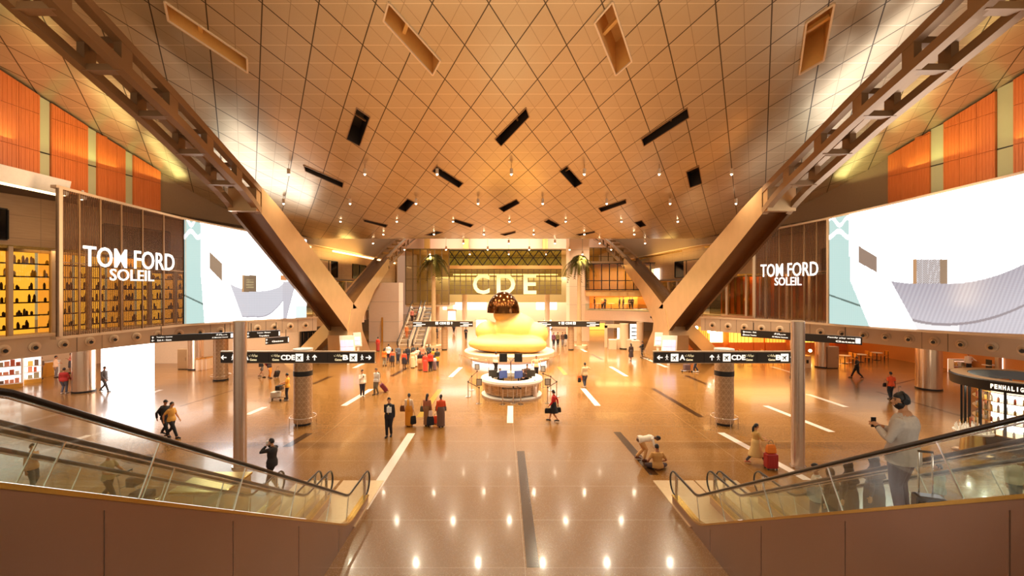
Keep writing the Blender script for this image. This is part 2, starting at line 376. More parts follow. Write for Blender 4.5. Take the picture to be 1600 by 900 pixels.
for hi_, h in enumerate(holes):
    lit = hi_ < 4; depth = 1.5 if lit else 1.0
    c = sum((Vector(p) for p in h), Vector((0, 0)))/4
    mb = MB(); lo = [(x, y, ceil_h(y)) for x, y in h]; o_ = [(x+(x-c.x)*.0, y, ceil_h(y)+depth) for x, y in h]
    mb.add(lo+o_, [(i, (i+1) % 4, 4+(i+1) % 4, 4+i) for i in range(4)]+[(4, 5, 6, 7)])
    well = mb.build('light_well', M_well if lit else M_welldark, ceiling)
    # rim, cross bar
    rim = MB()
    for i in range(4):
        a = Vector(lo[i]); b = Vector(lo[(i+1) % 4]); rim.tube([a+Vector((0,0,-.02)), b+Vector((0,0,-.02))], .05 if lit else .03, 4)
    rim.build('rim', M_cream if lit else M_truss, well)
    n = Vector((0, 0, .45)); a = (Vector(lo[0])*.62+Vector(lo[3])*.38); b = (Vector(lo[1])*.62+Vector(lo[2])*.38)
    MB().tube([a+n, b+n], .11 if lit else .07, 4).build('cross_bar', M_well if lit else M_truss, well)

# ---- side walls (upper), following the hall's plan
Wp = [(-24.6,4),(-24.3,16),(-24.0,20.6),(-23.6,24.5),(-23.1,28.3),(-22.1,34.2),(-20.6,39),(-18.9,43),(-18.4,50),(-18.0,60),(-17.6,72)]
Ep = [(-25.8,4),(-25.7,14),(-25.6,18),(-25.4,21.8),(-24.8,24.4),(-23.9,27.6),(-22.8,30),(-20.8,32.3),(-18.6,35),(-16.4,37.6)]
Fp = [(-27.0,4),(-26.9,14),(-26.6,19),(-26.2,21.8),(-25.5,24.6),(-24.8,27.8),(-23.9,31.5),(-22.6,35.5),(-21.2,39.5),(-19.6,43),(-18.9,50),(-18.4,60),(-18.0,72)]
def mir(pts, s): return [((-x*s), y) for x, y in pts] if s > 0 else pts
def side_pts(pts, s): return [(x*(-s), y) for x, y in pts]     # s=-1 left, +1 right (given as left)
for s, side in ((-1, 'left'), (1, 'right')):
    W = [tuple(v) for v in spline(side_pts(Wp, s), 6)]; E = [tuple(v) for v in spline(side_pts(Ep, s), 5)]; FF = [tuple(v) for v in spline(side_pts(Fp, s), 6)]
    th = -.4*s*-1
    # upper wall of the vault, from soffit to ceiling
    mb = MB(); mb.ribbon(W, 0, 0, .4*(-s), zf=lambda i: (12.0 if W[i][1] < 33 else 11.25, max(ceil_h(W[i][1])+.15, 12.3)))
    struct(mb.build('wall_upper_%s' % side, M_cream if False else mat('upper_wall_panel', (150, 124, 98), .5, .2)))
    # recessed stone wall above the shopfronts
    mb = MB(); mb.ribbon(FF, 0, 0, .3*(-s), zf=lambda i: (8.9 if FF[i][1] < 30 else (8.0 if FF[i][1] < 55 else 7.0), 12.2 if FF[i][1] < 44 else 15))
    struct(mb.build('wall_stone_%s' % side, M_stone))
    # soffit between them
    mb = MB(); n = min(len(W), len(FF))
    mb.prism(W[:38]+[(x-s*-.5, y) for x, y in reversed(FF[:50])], 11.9, 12.0) if False else mb.ribbon([p for p in W if p[1] < 44], 11.85, 12.05, 4.0*(-s))
    struct(mb.build('trim_soffit_%s' % side, mat('soffit', (84, 62, 46), .6)))
    # mezzanine slab with its fascia
    mb = MB(); out = 42*s
    poly = E+[(out, E[-1][1]), (out, E[0][1])]
    mb.prism(poly, 3.55, 4.3); struct(mb.build('floor_mezzanine_%s' % side, M_cream))
    mb = MB(); ctr = [(x, y) for x, y in E]
    mb.ribbon(ctr, 3.4, 4.5, .12*(s)); fas = struct(mb.build('trim_fascia_%s' % side, M_fascia))
    # cap rail and seams and air nozzles along the fascia
    MB().ribbon([(x-s*.18, y) for x, y in E], 4.44, 4.56, .4*(-s)).build('cap_rail', M_cream, fas)
    L = 0; pos = []; nxt = .4; EV = [Vector(p) for p in E]
    for i in range(len(EV)-1):
        a, b = EV[i], EV[i+1]; l = (b-a).length
        while nxt <= L+l:
            t = (b-a)/l; pos.append((a+t*(nxt-L), t)); nxt += 1.25
        L += l
    noz = None
    for p, t in pos:
        if p.y < 14: continue
        nrm = Vector((-t.y, t.x))*(s); ang = math.atan2(nrm.y, nrm.x)
        if noz is None:
            mb = MB(); mb.tube([(0,0,0),(.05,0,0)], .27, 20); mb.tube([(.05,0,0),(.07,0,0)], [.23,.2], 20)
            noz = mb.build('air_nozzle', M_cream, fas); 
            MB().tube([(.03,0,0),(.15,.03*s,-.03),(.2,.04*s,-.04)], [.15,.13,.12], 16).build('nozzle_barrel', M_chrome, noz)
            MB().tube([(.19,.04*s,-.04),(.212,.042*s,-.042)], .10, 14).build('nozzle_opening', M_black, noz)
            o = noz
        else: o = copy_tree(noz, fas)
        o.location = (p.x+nrm.x*.11, p.y+nrm.y*.11, 3.93); o.rotation_euler = (0, 0, ang)
        q = p+t*.62
        MB().box(-.008,.008,-.01,.01,3.42,4.44).build('seam', M_dark, fas, loc=(q.x+nrm.x*.118, q.y+nrm.y*.118, 0), rz=ang)
# ---- ground floor walls beneath the mezzanine, end wall
struct(MB().box(-38.3,-38,2,41,0,3.6).build('wall_shop_left', M_cream)); struct(MB().box(38,38.3,2,60,0,3.6).build('wall_shop_right', mat('amber_plaster', (206, 130, 60), .6)))
mb = MB(); mb.box(-38,-19.5,41,41.3,0,3.6); struct(mb.build('wall_beige_left', M_cream))
struct(MB().box(-40,-17.7,72,72.3,0,18).build('wall_end_left', M_stone)); struct(MB().box(17.7,40,72,72.3,0,18).build('wall_end_right', M_stone))
struct(MB().box(-45,45,118,118.4,0,30).build('wall_end', mat('rose_plaster', (242, 208, 186), .7)))
# far mezzanine fronts beyond the raking legs
far_edges = {}
for s, side in ((-1, 'left'), (1, 'right')):
    pts = [(22*s, 45.5), (19.2*s, 49.5), (17.4*s, 53.5), (15.2*s if s > 0 else -18.5, 56)] + ([(10.3, 57.5)] if s > 0 else [(-18.5, 62)])
    far_edges[side] = pts
    mb = MB(); mb.prism(pts+[(40*s, pts[-1][1]+2), (40*s, 45.5)] if s > 0 else pts+[(-40, 62), (-40, 45.5)], 3.5, 4.2); sl = struct(mb.build('floor_gallery_%s' % side, M_cream))
    MB().ribbon(pts, 2.85, 4.1, .15*s).build('fascia', mat('fascia_rose', (226, 184, 148), .5), sl)
    MB().ribbon(pts, 4.1, 5.0, .02*s).build('glass_rail', M_glass, sl)
    for k in range(5):
        p = Vector(pts[1]).lerp(Vector(pts[2]), .15+k*.19); MB().tube([(0,0,0),(-.1*s,-.05,0)], .13, 10).build('air_nozzle', M_dark, sl, loc=(p.x-.16*s, p.y-.1, 3.5))
# upper glazed gallery front on the right and its slab
gx = [(10.4, 57.8), (15.0, 56.6), (19.0, 55.2)]
mb = MB(); mb.ribbon(gx, 5.95, 6.7, .3); struct(mb.build('trim_gallery_beam', mat('beam_gold', (236, 190, 120), .5)))
gw = struct(MB().ribbon(gx, 6.7, 10.2, .04).build('window_1', M_shopglass))
for k in range(10):
    t = k/9; p = Vector(gx[0]).lerp(Vector(gx[2]), t); MB().box(-.05,.05,-.05,.09,6.7,10.2).build('mullion', M_dark, gw, loc=(p.x, p.y-.1, 0))
for z in (6.75, 7.9, 10.1): MB().ribbon([(x, y-.12) for x, y in gx], z, z+.1, .08).build('transom', M_dark, gw)
struct(MB().ribbon([(10.4, 62), (20, 60.5)], 6.6, 10.4, .2).build('wall_gallery_back', mat('gallery_back', (230, 180, 96), .6)))
struct(MB().ribbon([(10.4, 58.1), (20, 57)], 10.2, 10.5, 4).build('ceiling_gallery', M_truss))
lamp('AREA', (15, 59, 10), 260, GOLD, 6, (0, 0, 0), 2); lamp('AREA', (15, 59, 5.8), 260, (1, .62, .25), 6, (0, 0, 0), 2)
struct(MB().ribbon([(10.4, 61), (20, 59.5)], 4.2, 6.5, .2).build('wall_cafe_back', mat('cafe_back', (220, 140, 60), .6)))
# two tall stone piers
struct(MB().box(-17.9,-14.0,57.5,60,0,7.7).build('wall_pier_left', M_pinkstone))
struct(MB().box(8.3,10.9,58,61,0,20).build('wall_pier_right', mat_stone('pier_marble', (246, 214, 180), (236, 200, 166), 50, 2.4)))
tag(MB().box(-16.2,-16.0,57.2,57.35,0,3.2).box(-16.25,-15.95,57.1,57.3,0,.05).build('direction_totem', M_gold), 'slim golden totem panel standing against the tall pale marble block', 'totem')

# ---- far glazed atrium front
def glazed(n, x0, x1, y, z0, z1, dx, zs, m=M_shopglass, bar=.13):
    o = struct(MB().box(x0, x1, y, y+.03, z0, z1).build('window_%d' % n, m))
    fr = MB(); k = x0
    while k <= x1+.01: fr.box(k-bar/2, k+bar/2, y-.12, y, z0, z1); k += dx
    for z in zs: fr.box(x0, x1, y-.1, y-.01, z-.04, z+.04)
    fr.build('glazing_bars', mat('bar_bronze', (92, 68, 34), .5), o); return o
glazed(2, -15.6, -8.8, 69, 4.4, 13.1, 1.13, (4.4, 6.6, 8.4, 10.4, 13.1))
glazed(3, -8.8, -8.6, 69, 0, 0.01, 1, ())if False else None
# side return panes and the wide middle screen with diamond trellis
tr = struct(MB().box(-9.0, 8.9, 70.4, 70.44, 10.6, 13.0).build('window_4', glass_mat('trellis_glass', (.62, .66, .42), f=.05)))
fr = MB()
for k in range(10):
    x = -9.0+k*1.79
    fr.tube([(x, 70.3, 10.6), (x+1.79, 70.3, 13.0)], .1, 4); fr.tube([(x, 70.3, 13.0), (x+1.79, 70.3, 10.6)], .1, 4)
    fr.tube([(x-.0, 70.3, 10.6+1.2-.0), (x+.9, 70.3, 13.0)], .04, 4); fr.tube([(x+.9, 70.3, 10.6), (x+1.79, 70.3, 11.8)], .04, 4)
fr.box(-9, 8.9, 70.2, 70.35, 11.75, 11.85); fr.box(-9, 8.9, 70.2, 70.35, 12.9, 13.05); fr.build('diamond_trellis', M_dark, tr)
struct(MB().box(-9.2, 9.1, 70.3, 70.8, 10.0, 10.6).build('trim_header', mat('header_gold', (230, 178, 110), .5)))
glazed(5, -9.0, 8.9, 70.4, 6.0, 10.0, .9, (6.0, 6.7, 7.4, 8.1, 8.8, 9.5, 10.0), glass_mat('cde_glass', (.64, .60, .42), f=.05), .12)
glazed(6, 10.9, 17.6, 66, 10.5, 13.0, 1.1, (10.5, 11.7, 13.0))
# interior behind the screen: gallery floors, lit walls, bright glowing doors below
struct(MB().box(-16, 17, 80, 80.3, 4.4, 13.1).build('wall_atrium_back', mat('atrium_back', (222, 202, 144), .6)))
struct(MB().box(-16, 17, 70.9, 80, 13.0, 13.3).build('ceiling_atrium', mat('atrium_top', (226, 190, 130), .6)))
struct(MB().box(-16, -9, 71, 80, 4.0, 4.4).build('floor_atrium', M_cream))
lamp('AREA', (0, 75, 12.8), 420, (1, .88, .58), 26, (0, 0, 0), 6)
lamp('AREA', (0, 74.5, 1.5), 500, (1, .8, .5), 20, (PI, 0, 0), 4)
tag(MB().box(-8.4,8.4,71.2,71.3,9.05,9.25).build('light_strip', E_warm), 'long glowing light strip running behind the big terminal letters', 'light strip')
for i, (ch, px0, px1) in enumerate((('C', 739, 765), ('D', 776, 805), ('E', 818, 838))):
    y = 70.1; xa, xb = XX(px0, y), XX(px1, y); z0 = EZ-(461-CY)/F*y*1.0; hgt = (461-430)/F*y
    o = text_mesh('terminal_letter', ch, mat('gate_letter', (236, 220, 150), emit=.42), None, ((xa+xb)/2, y, z0+.15), xb-xa, hgt, 0, .02, .12)
    tag(o, 'giant pale yellow letter %s on the glazed gallery front' % ch, 'letter', 'giant letters over the concourse')
# bright doors under the glass bridge, drawn as glowing panels
for k, (a, b) in enumerate(((708, 724), (729, 760), (838, 852), (857, 870), (692, 698))):
    struct(MB().box(XX(a, 84), XX(b, 84), 84, 84.1, EZ-(484-CY)/F*84, EZ-(460-CY)/F*84).build('window_%d' % (7+k), E_soft))
struct(MB().box(-16, 17, 90, 90.3, 0, 6).build('wall_shops_far', mat('far_shop_wall', (240, 200, 160), .6)))
for k, px in enumerate((683, 726, 855, 905)):
    struct(MB().tube([(XX(px, 73), 73, 0), (XX(px, 73), 73, 6.0)], .42, 20).build('trim_column_%d' % (k+1), M_cream, smooth='auto'))
# pinkish clerestory beyond, with dark ribs
struct(MB().box(-26, 26, 84, 84.3, 13.2, 24).build('wall_clerestory', mat('clerestory', (246, 206, 176), .7)))
for k, (px) in enumerate((667, 728, 852)):
    struct(MB().box(XX(px, 82)-.5, XX(px, 82)+.5, 82, 82.6, 13.2, 22).build('trim_rib_%d' % (k+1), mat('rib_gold', (206, 156, 80), .5)))
lamp('AREA', (0, 78, 15), 1500, (1, .8, .66), 24, (R(100), 0, 0), 4)
# two far escalators climbing to the left gallery
def far_escalator(px, label):
    x = XX(px, 53); e = empty('escalator', (x, 52.6, 0), label, 'escalator', 'far escalators climbing to the glazed gallery')
    L = 8.2; H = 4.3
    MB().add([(-.75,0,0),(.75,0,0),(.75,L,H),(-.75,L,H),(-.75,0,-.0),(.75,0,-.0),(.75,L,H-1.0),(-.75,L,H-1.0)], [(0,1,2,3),(7,6,5,4),(0,3,7,4),(1,5,6,2),(3,2,6,7)]).build('truss_body', M_fascia, e)
    for k in range(18):
        y = L*k/18; z = H*k/18; MB().box(-.5,.5,y,y+.44,z+.0,z+.24).build('step', M_chrome if k % 2 else M_fascia, e)
    for q in (-.62, .62):
        MB().add([(q,0,.1),(q,L,H+.1),(q,L,H+.9),(q,0,.9)], [(0,1,2,3)]).build('glass_panel', M_glass, e)
        MB().tube([(q,-.5,.15),(q,-.75,.5),(q,-.5,.9),(q,0,.95),(q,L,H+.95)], .06, 8).build('handrail', M_rubber, e, smooth=True)
    return e
far_escalator(632, 'far escalator nearer the marble block, carrying two riders'); far_escalator(655, 'far escalator beside the palm, empty of riders')

# ---- orange timber screens with pale glass slots on the upper walls
def plane_x(pts, d):
    for i in range(len(pts)-1):
        (x0, y0), (x1, y1) = pts[i], pts[i+1]
        if y0 <= d <= y1: return x0+(x1-x0)*(d-y0)/(y1-y0)
    return pts[-1][0]
names = ['nearest the gallery', 'next to the nearest', 'in the middle of the row', 'second from the far end', 'at the far end']
for s, side in ((-1, 'left'), (1, 'right')):
    runs = [(15.3,17.35),(17.85,19.85),(20.35,22.4),(22.85,24.9),(25.35,27.6)] if s < 0 else [(14.6,16.9),(17.4,19.7),(20.2,22.3),(22.8,24.9),(25.4,27.4)]
    if s < 0: runs = [(19.2,21.9),(22.4,24.2),(24.7,26.3),(26.8,28.6)]
    else: runs = [(16.2,18.2),(18.8,20.9),(21.6,23.9),(24.6,26.9)]
    nm = ['nearest the camera in its row', 'second along its row', 'third along its row', 'farthest in its row']
    for k, (a, b) in enumerate(runs):
        xa = plane_x(side_pts(Wp, s), a)-s*.25; xb = plane_x(side_pts(Wp, s), b)-s*.25
        e = empty('timber_screen', (xa, a, 12.0), 'tall orange timber wall panel on the %s upper wall, %s' % (side, nm[k]), 'wall panel', 'orange timber panels on the %s wall' % side)
        L = math.hypot(xb-xa, b-a); ang = math.atan2(b-a, xb-xa); e.rotation_euler = (0, 0, ang)
        h0 = ceil_h(a)-12.0-.1; h1 = ceil_h(b)-12.0-.1; sg = 1 if s < 0 else -1
        for q in range(3):
            u0 = L*q/3+.01; u1 = L*(q+1)/3-.01; z1 = lambda u: h0+(h1-h0)*u/L
            for (za, zb) in ((0, 1.75), (1.77, 3.6), (3.62, 99)):
                ta, tb = min(zb, z1(u0)), min(zb, z1(u1))
                if za >= max(ta, tb)-.05: continue
                MB().hexa([(u0,0,za),(u1,0,za),(u1,-sg*.14,za),(u0,-sg*.14,za)], [(u0,0,ta),(u1,0,tb),(u1,-sg*.14,tb),(u0,-sg*.14,ta)]).build('plank_board', M_wood, e)
                nr = 5
                rb = MB()
                for r_ in range(nr):
                    u = u0+(u1-u0)*(r_+.5)/nr; t_ = min(zb, z1(u))-.01
                    if t_ > za+.05: rb.box(u-.012,u+.012,min(-sg*.14,-sg*.153),max(-sg*.14,-sg*.153),za,t_)
                if rb.v: rb.build('rib', M_wood, e)
        if k < 3:      # pale slot to the next panel
            c = runs[k+1][0]; L2 = c-b
            MB().hexa([(L+.02,0,0),(L+L2,0,0),(L+L2,-sg*.04,0),(L+.02,-sg*.04,0)], [(L+.02,0,h1),(L+L2,0,h1-.1),(L+L2,-sg*.04,h1-.1),(L+.02,-sg*.04,h1)]).build('pale_slot', M_paleglass, e)
            MB().box(L+.02,L+L2,-sg*.05-.01,-sg*.05+.01,1.74,1.8).build('slot_joint', M_dark, e)
    # greenish gold area lamps before the panels, without fixtures, washing the ceiling
    for d in (19, 24, 28): lamp('AREA', (plane_x(side_pts(Wp, s), d)-s*.9, d, 14.0), 18, (.95, .95, .4), .8, (PI, 0, 0), 3.5)
# white flood box and little lamp on the left wall
e = empty('flood_box', (-23.3, 20.6, 11.75), 'long white lighting box fixed beneath the orange panels on the left wall', 'light fixture')
MB().hexa([(-.2,-2.6,0),(.35,-2.6,0),(.35,2.2,0),(-.2,2.2,0)], [(-.2,-2.6,.75),(.5,-2.6,.75),(.5,2.2,.75),(-.2,2.2,.75)]).build('housing', M_white, e, bevel=.03)
MB().box(-.1,.3,-2.5,2.1,-.03,.0).build('diffuser', E_warm, e)
e = empty('camera_lamp', (-22.9, 23.5, 11.75), 'small white spotlight at the end of the lighting box', 'spotlight')
MB().tube([(0,0,.1),(0,0,.45)], .05, 8).build('stem', M_white, e); MB().tube([(0,0,0),(.12,-.1,.3)], .16, 14).build('head', M_white, e); MB().ball((0,-.06,-.0), .09).build('lens', E_bulb, e)

# ---- shopfronts on the mezzanine
M_items = mat('shelf_goods', (60, 44, 22), .7, var=.5, scale=20); M_leaf = mat('shelf_foliage', (206, 170, 60), .6, var=.5, scale=12)
def shopfront(s, side, d0, d1, ztop, kind, nbays):
    pts = side_pts(Fp, s); out = s
    for k in range(nbays):
        a = d0+(d1-d0)*k/nbays; b = d0+(d1-d0)*(k+1)/nbays
        xa, xb = plane_x(pts, a), plane_x(pts, b); L = math.hypot(xb-xa, b-a); ang = math.atan2(b-a, xb-xa); sg = 1 if s < 0 else -1   # +y*sg = outward
        w_ = struct(MB().box(.05,L-.05,-.015,.015,4.5,ztop).build('window_%d' % (20+k+(0 if s < 0 else 40)), M_shopglass, loc=(xa, a, 0), rz=ang))
        MB().box(-.09,.09,-.12,.12,4.5,ztop).build('mullion', M_fascia, w_)
        MB().box(0,L,-.05,.05,ztop-.1,ztop+.06).build('head_rail', M_brass, w_)
        if kind == 'shelves':
            e = empty('display_shelves', (xa, a, 4.5), '%s lit gallery shelf unit of dark bottles, %s bay from the near end' % (side, ORD[k]), 'shelf unit', 'glowing shelf units behind the %s gallery glass' % side, ang)
            y0 = sg*1.2
            MB().box(.1,L-.1,min(y0,y0+sg*.05),max(y0,y0+sg*.05),0,ztop-4.6).build('back_panel', E_gold if k % 2 else mat('lit_gold_dim', (255, 176, 70), emit=1.15), e)
            nz = 6
            for q in range(nz):
                z = .25+q*(ztop-4.9)/nz; MB().box(.1,L-.1,min(y0,y0-sg*.4),max(y0,y0-sg*.4),z,z+.07).build('shelf', M_dark, e)
                it = MB()
                for r_ in range(int(L*5)):
                    x = .2+rnd.random()*(L-.4); h_ = .14+rnd.random()*.3; it.tube([(x,y0-sg*.2,z+.07),(x,y0-sg*.2,z+.07+h_*.7),(x,y0-sg*.2,z+.07+h_)], [.06,.06,.025], 6)
                tag(it.build('shelf_goods', M_items if q < 4 else M_leaf, e), kind='stuff')
        else:
            e = empty('timber_fins', (xa, a, 4.5), '%s gallery bay of amber lit timber behind glass, %s from the near end' % (side, ORD[k]), 'wall panel', 'amber timber bays behind the %s gallery glass' % side, ang)
            y0 = sg*1.6
            MB().box(0,L,min(y0,y0+sg*.05),max(y0,y0+sg*.05),0,ztop-4.6).build('back_panel', M_wood, e)
            for q in range(3): MB().box(L*(q+.5)/3-.12,L*(q+.5)/3+.12,y0-sg*.02-.06,y0-sg*.02+.06,0,ztop-4.6).build('fin', M_brass, e)
            MB().ball((L*.5,sg*1.2,1.0+rnd.random()*1.4), .14).build('lantern', E_orange, e)
    for k in range(3):
        dd = d0+(d1-d0)*(k+.5)/3
        lamp('AREA', (plane_x(pts, dd)+s*.7, dd, ztop-.1), 110 if kind == 'shelves' else 170, GOLD if kind == 'shelves' else (1,.5,.18), 1.0, (0,0,0), (d1-d0)/3)
shopfront(-1, 'left', 14, 42, 9.15, 'shelves', 16); shopfront(1, 'right', 14, 43, 8.2, 'fins', 16)
# dark windows in the stone wall
def wall_window(n, s, a, b, z0, z1):
    pts = side_pts(Fp, s); xa, xb = plane_x(pts, a)-s*.03, plane_x(pts, b)-s*.03; L = math.hypot(xb-xa, b-a); ang = math.atan2(b-a, xb-xa)
    w_ = struct(MB().box(0,L,-.04,.04,z0,z1).build('window_%d' % n, mat('night_glass', (16, 12, 10), .1), loc=(xa, a, 0), rz=ang))
    f_ = MB(); f_.box(-.06,0,-.1,.1,z0,z1); f_.box(L,L+.06,-.1,.1,z0,z1); f_.box(0,L,-.1,.1,z1,z1+.06); f_.box(0,L,-.1,.1,z0-.06,z0); f_.box(L*.5-.05,L*.5+.05,-.1,.1,z0,z1)
    f_.build('window_frame', M_dark, w_)
wall_window(80, -1, 18.5, 22.6, 9.5, 11.0); wall_window(81, -1, 27, 31, 9.4, 10.9)
for k, (a, b) in enumerate(((45.2, 49.2), (53.5, 58))): wall_window(82+k, -1, a, b, 8.2, 9.9)
for k, (a, b) in enumerate(((44.6, 49.6), (30, 33))): wall_window(86+k, 1, a, b, 8.2, 9.9)
o = tag(MB().box(-.05,.05,-1.3,1.3,8.0,9.4).build('lit_doorway', E_soft, loc=(plane_x(side_pts(Fp,1),55)-.1,55,0)), 'bright upright doorway glowing in the right stone wall', 'doorway')
for s in (-1, 1):      # glowing cove line above the stone
    pts = [(x-s*.06, y) for x, y in side_pts(Fp, s) if y >= 39]
    struct(MB().ribbon(pts, 10.95 if s < 0 else 10.95, 11.1 if s < 0 else 11.1, .1*(-s)).build('trim_cove_%s' % ('left' if s < 0 else 'right'), E_warm if s < 0 else M_brass))
    struct(MB().ribbon([p_ for p_ in side_pts(Wp, s) if p_[1] >= 39], 11.15, 11.25, 1.3*(-s)).build('trim_ledge_%s' % ('left' if s < 0 else 'right'), M_cream))
    # balcony front below the stone wall, beyond the near fascia
    MBx = MB(); MBx.ribbon([(x-s*.6, y) for x, y in side_pts(Fp, s) if y >= 42], 4.1, 7.7, .05*(-s))
    bw = struct(MBx.build('window_%d' % (90 if s < 0 else 91), M_shopglass)); 
    for d in (44, 46, 48, 50, 52, 54, 56): MB().box(-.12,.12,-.12,.12,4.1,7.7).build('mullion', M_fascia, bw, loc=(plane_x(side_pts(Fp, s), d)-s*.6, d, 0))
    MB().ribbon([(x-s*.6, y) for x, y in side_pts(Fp, s) if y >= 42], 7.65, 7.8, .3*(-s)).build('head_rail', M_brass, bw)
    lamp('AREA', (s*20.6, 50, 7.5), 200, GOLD if s < 0 else (1, .55, .2), 1.5, (0, 0, 0), 9)

# ---- raking legs and ladder trusses
Xi, Xo = 14.95, 16.7
def zlo(d): # lower chord (inner, underside)
    pts = [(2,21.6),(8,18.8),(14.1,16.15),(20,14.2),(25,12.25),(27.1,11.0),(34,7.1),(41.4,2.9),(44,1.2)]
    for i in range(len(pts)-1):
        if pts[i][0] <= d <= pts[i+1][0]:
            t = (d-pts[i][0])/(pts[i+1][0]-pts[i][0]); return pts[i][1]*(1-t)+pts[i+1][1]*t
def zup(d):
    pts = [(2,22.6),(8,20.2),(15.5,17.1),(20,15.5),(25.7,13.3),(28.7,12.1),(35,9.2),(42.5,5.6),(44,4.9)]
    for i in range(len(pts)-1):
        if pts[i][0] <= d <= pts[i+1][0]:
            t = (d-pts[i][0])/(pts[i+1][0]-pts[i][0]); return pts[i][1]*(1-t)+pts[i+1][1]*t
def loft_sections(mb, secs, mi=0):
    n = len(secs[0]); vs = [v for s_ in secs for v in s_]
    fs = [(i*n+k, i*n+(k+1) % n, (i+1)*n+(k+1) % n, (i+1)*n+k) for i in range(len(secs)-1) for k in range(n)]
    fs += [tuple(range(n-1, -1, -1)), tuple((len(secs)-1)*n+k for k in range(n))]
    return mb.add(vs, fs, mi)
def U_top(s, d, zl, zu, lip=.3):
    a, b = s*Xi, s*Xo; i1 = a+s*lip; o1 = b-s*lip*.6; dp = .5
    return [(a,d,zl),(b,d,zl),(b,d,zu),(o1,d,zu),(o1,d,zu-dp),(i1,d,zu-dp),(i1,d,zu),(a,d,zu)]
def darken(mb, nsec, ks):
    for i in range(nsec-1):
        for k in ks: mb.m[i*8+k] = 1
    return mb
def U_section(s, d, zl, zu, lip=.32):
    # box leg with a hollow channel underneath
    a, b = s*Xi, s*Xo; i1 = a+s*lip; o1 = b-s*lip*.6; dp = .45
    return [(a,d,zu),(b,d,zu),(b,d,zl),(o1,d,zl),(o1,d,zl+dp),(i1,d,zl+dp),(i1,d,zl),(a,d,zl)]
for s, side in ((-1, 'left'), (1, 'right')):
    e = empty('raking_leg', (s*15.8, 45, 0), 'huge bronze clad Y shaped leg on the %s carrying a ladder truss to the vault' % side, 'column', 'raking roof legs'); ex, ey = e.location.x, e.location.y
    def sh(mb): mb.v = [(x-ex, y-ey, z) for x, y, z in mb.v]; return mb
    # near arm, box part
    secs = [U_section(s, d, zlo(d), zup(d)+0.0) for d in (26.4, 28.7, 31, 34, 37, 40, 42.5, 43.8)]
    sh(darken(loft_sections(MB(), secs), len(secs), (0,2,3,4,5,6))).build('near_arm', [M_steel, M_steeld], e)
    sh(MB().box(min(s*(Xi+.04),s*(Xo-.04)), max(s*(Xi+.04),s*(Xo-.04)), 25.9, 26.37, zlo(26.3)+.05, zup(26.3)-.12)).build('collar_plate', M_steel, e)
    # far arm
    f_lo = [(42.6,1.4),(46,4.1),(50,6.8),(56.4,9.5)]; f_up = [(42.6,5.4),(46,6.9),(50,8.5),(56.4,11.0)]
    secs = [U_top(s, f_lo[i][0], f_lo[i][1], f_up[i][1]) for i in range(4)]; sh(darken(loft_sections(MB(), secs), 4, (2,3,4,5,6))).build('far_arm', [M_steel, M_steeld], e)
    secs = [[(s*14.9,d0,z),(s*16.75,d0,z),(s*16.75,d1,z),(s*14.9,d1,z)] for d0, d1, z in ((41.2,48.2,-0.0),(41.0,46.5,1.6),(40.9,45.4,2.6),(41.9,44.6,5.0))]
    sh(loft_sections(MB(), secs)).build('base', M_steel, e)
    # splayed outer feet
    secs = [[(s*(16.0+t*3.0),42.2-t*1.6,z),(s*(17.6+t*3.0),42.2-t*1.6,z),(s*(17.6+t*3.0),44.4-t*1.6,z),(s*(16.0+t*3.0),44.4-t*1.6,z)] for t, z in ((0,3.6),(1,0))]
    sh(loft_sections(MB(), secs)).build('outer_foot', M_steel, e)
    # chords of the near truss
    dd = [26.38-.9*k for k in range(27)]; dd = [d for d in dd if d > 3]
    def chord(nm, x0, x1, z0f, th):
        secs = [[(x0,d,z0f(d)),(x1,d,z0f(d)),(x1,d,z0f(d)+th),(x0,d,z0f(d)+th)] for d in dd]; sh(loft_sections(MB(), secs)).build(nm, M_truss, e)
    chord('chord', s*Xi, s*(Xi+.34), zlo, .38); chord('chord', s*(Xo-.34), s*Xo, zlo, .38)
    chord('chord', s*Xi, s*(Xi+.34), lambda d: zup(d)-.36, .36); chord('chord', s*(Xo-.34), s*Xo, lambda d: zup(d)-.36, .36)
    d = 24.2; k = 0
    while d > 4:
        fr_ = MB(); l, u = zlo(d), zup(d)
        fr_.box(s*(Xi+.17)-.0 if s > 0 else s*(Xo-.17), s*(Xo-.17) if s > 0 else s*(Xi+.17), d-.2, d+.2, l+.05, l+.3)
        fr_.box(s*(Xi+.17) if s > 0 else s*(Xo-.17), s*(Xo-.17) if s > 0 else s*(Xi+.17), d-.2, d+.2, u-.3, u-.05)
        for xx in (Xi+.17, Xo-.17): fr_.box(s*xx-.15, s*xx+.15, d-.25, d+.25, l+.2, u-.1)
        fr_.tube([(s*(Xi+.2), d, l+.25), (s*(Xo-.2), d, u-.25)], .1, 6)
        sh(fr_).build('cross_frame', M_truss, e); d -= 2.42
    # far truss chords, rising out of sight behind the valley
    df = [56, 60, 64, 68, 72, 75]
    def zf(d): return 9.4+(d-56)*.36-.003*(d-56)**2
    for x0, up in ((Xi, 0), (Xo-.34, 0), (Xi, 1.2), (Xo-.34, 1.2)):
        secs = [[(s*x0,d,zf(d)+up),(s*(x0+.34),d,zf(d)+up),(s*(x0+.34),d,zf(d)+up+.36),(s*x0,d,zf(d)+up+.36)] for d in df]; sh(loft_sections(MB(), secs)).build('chord', M_truss, e)
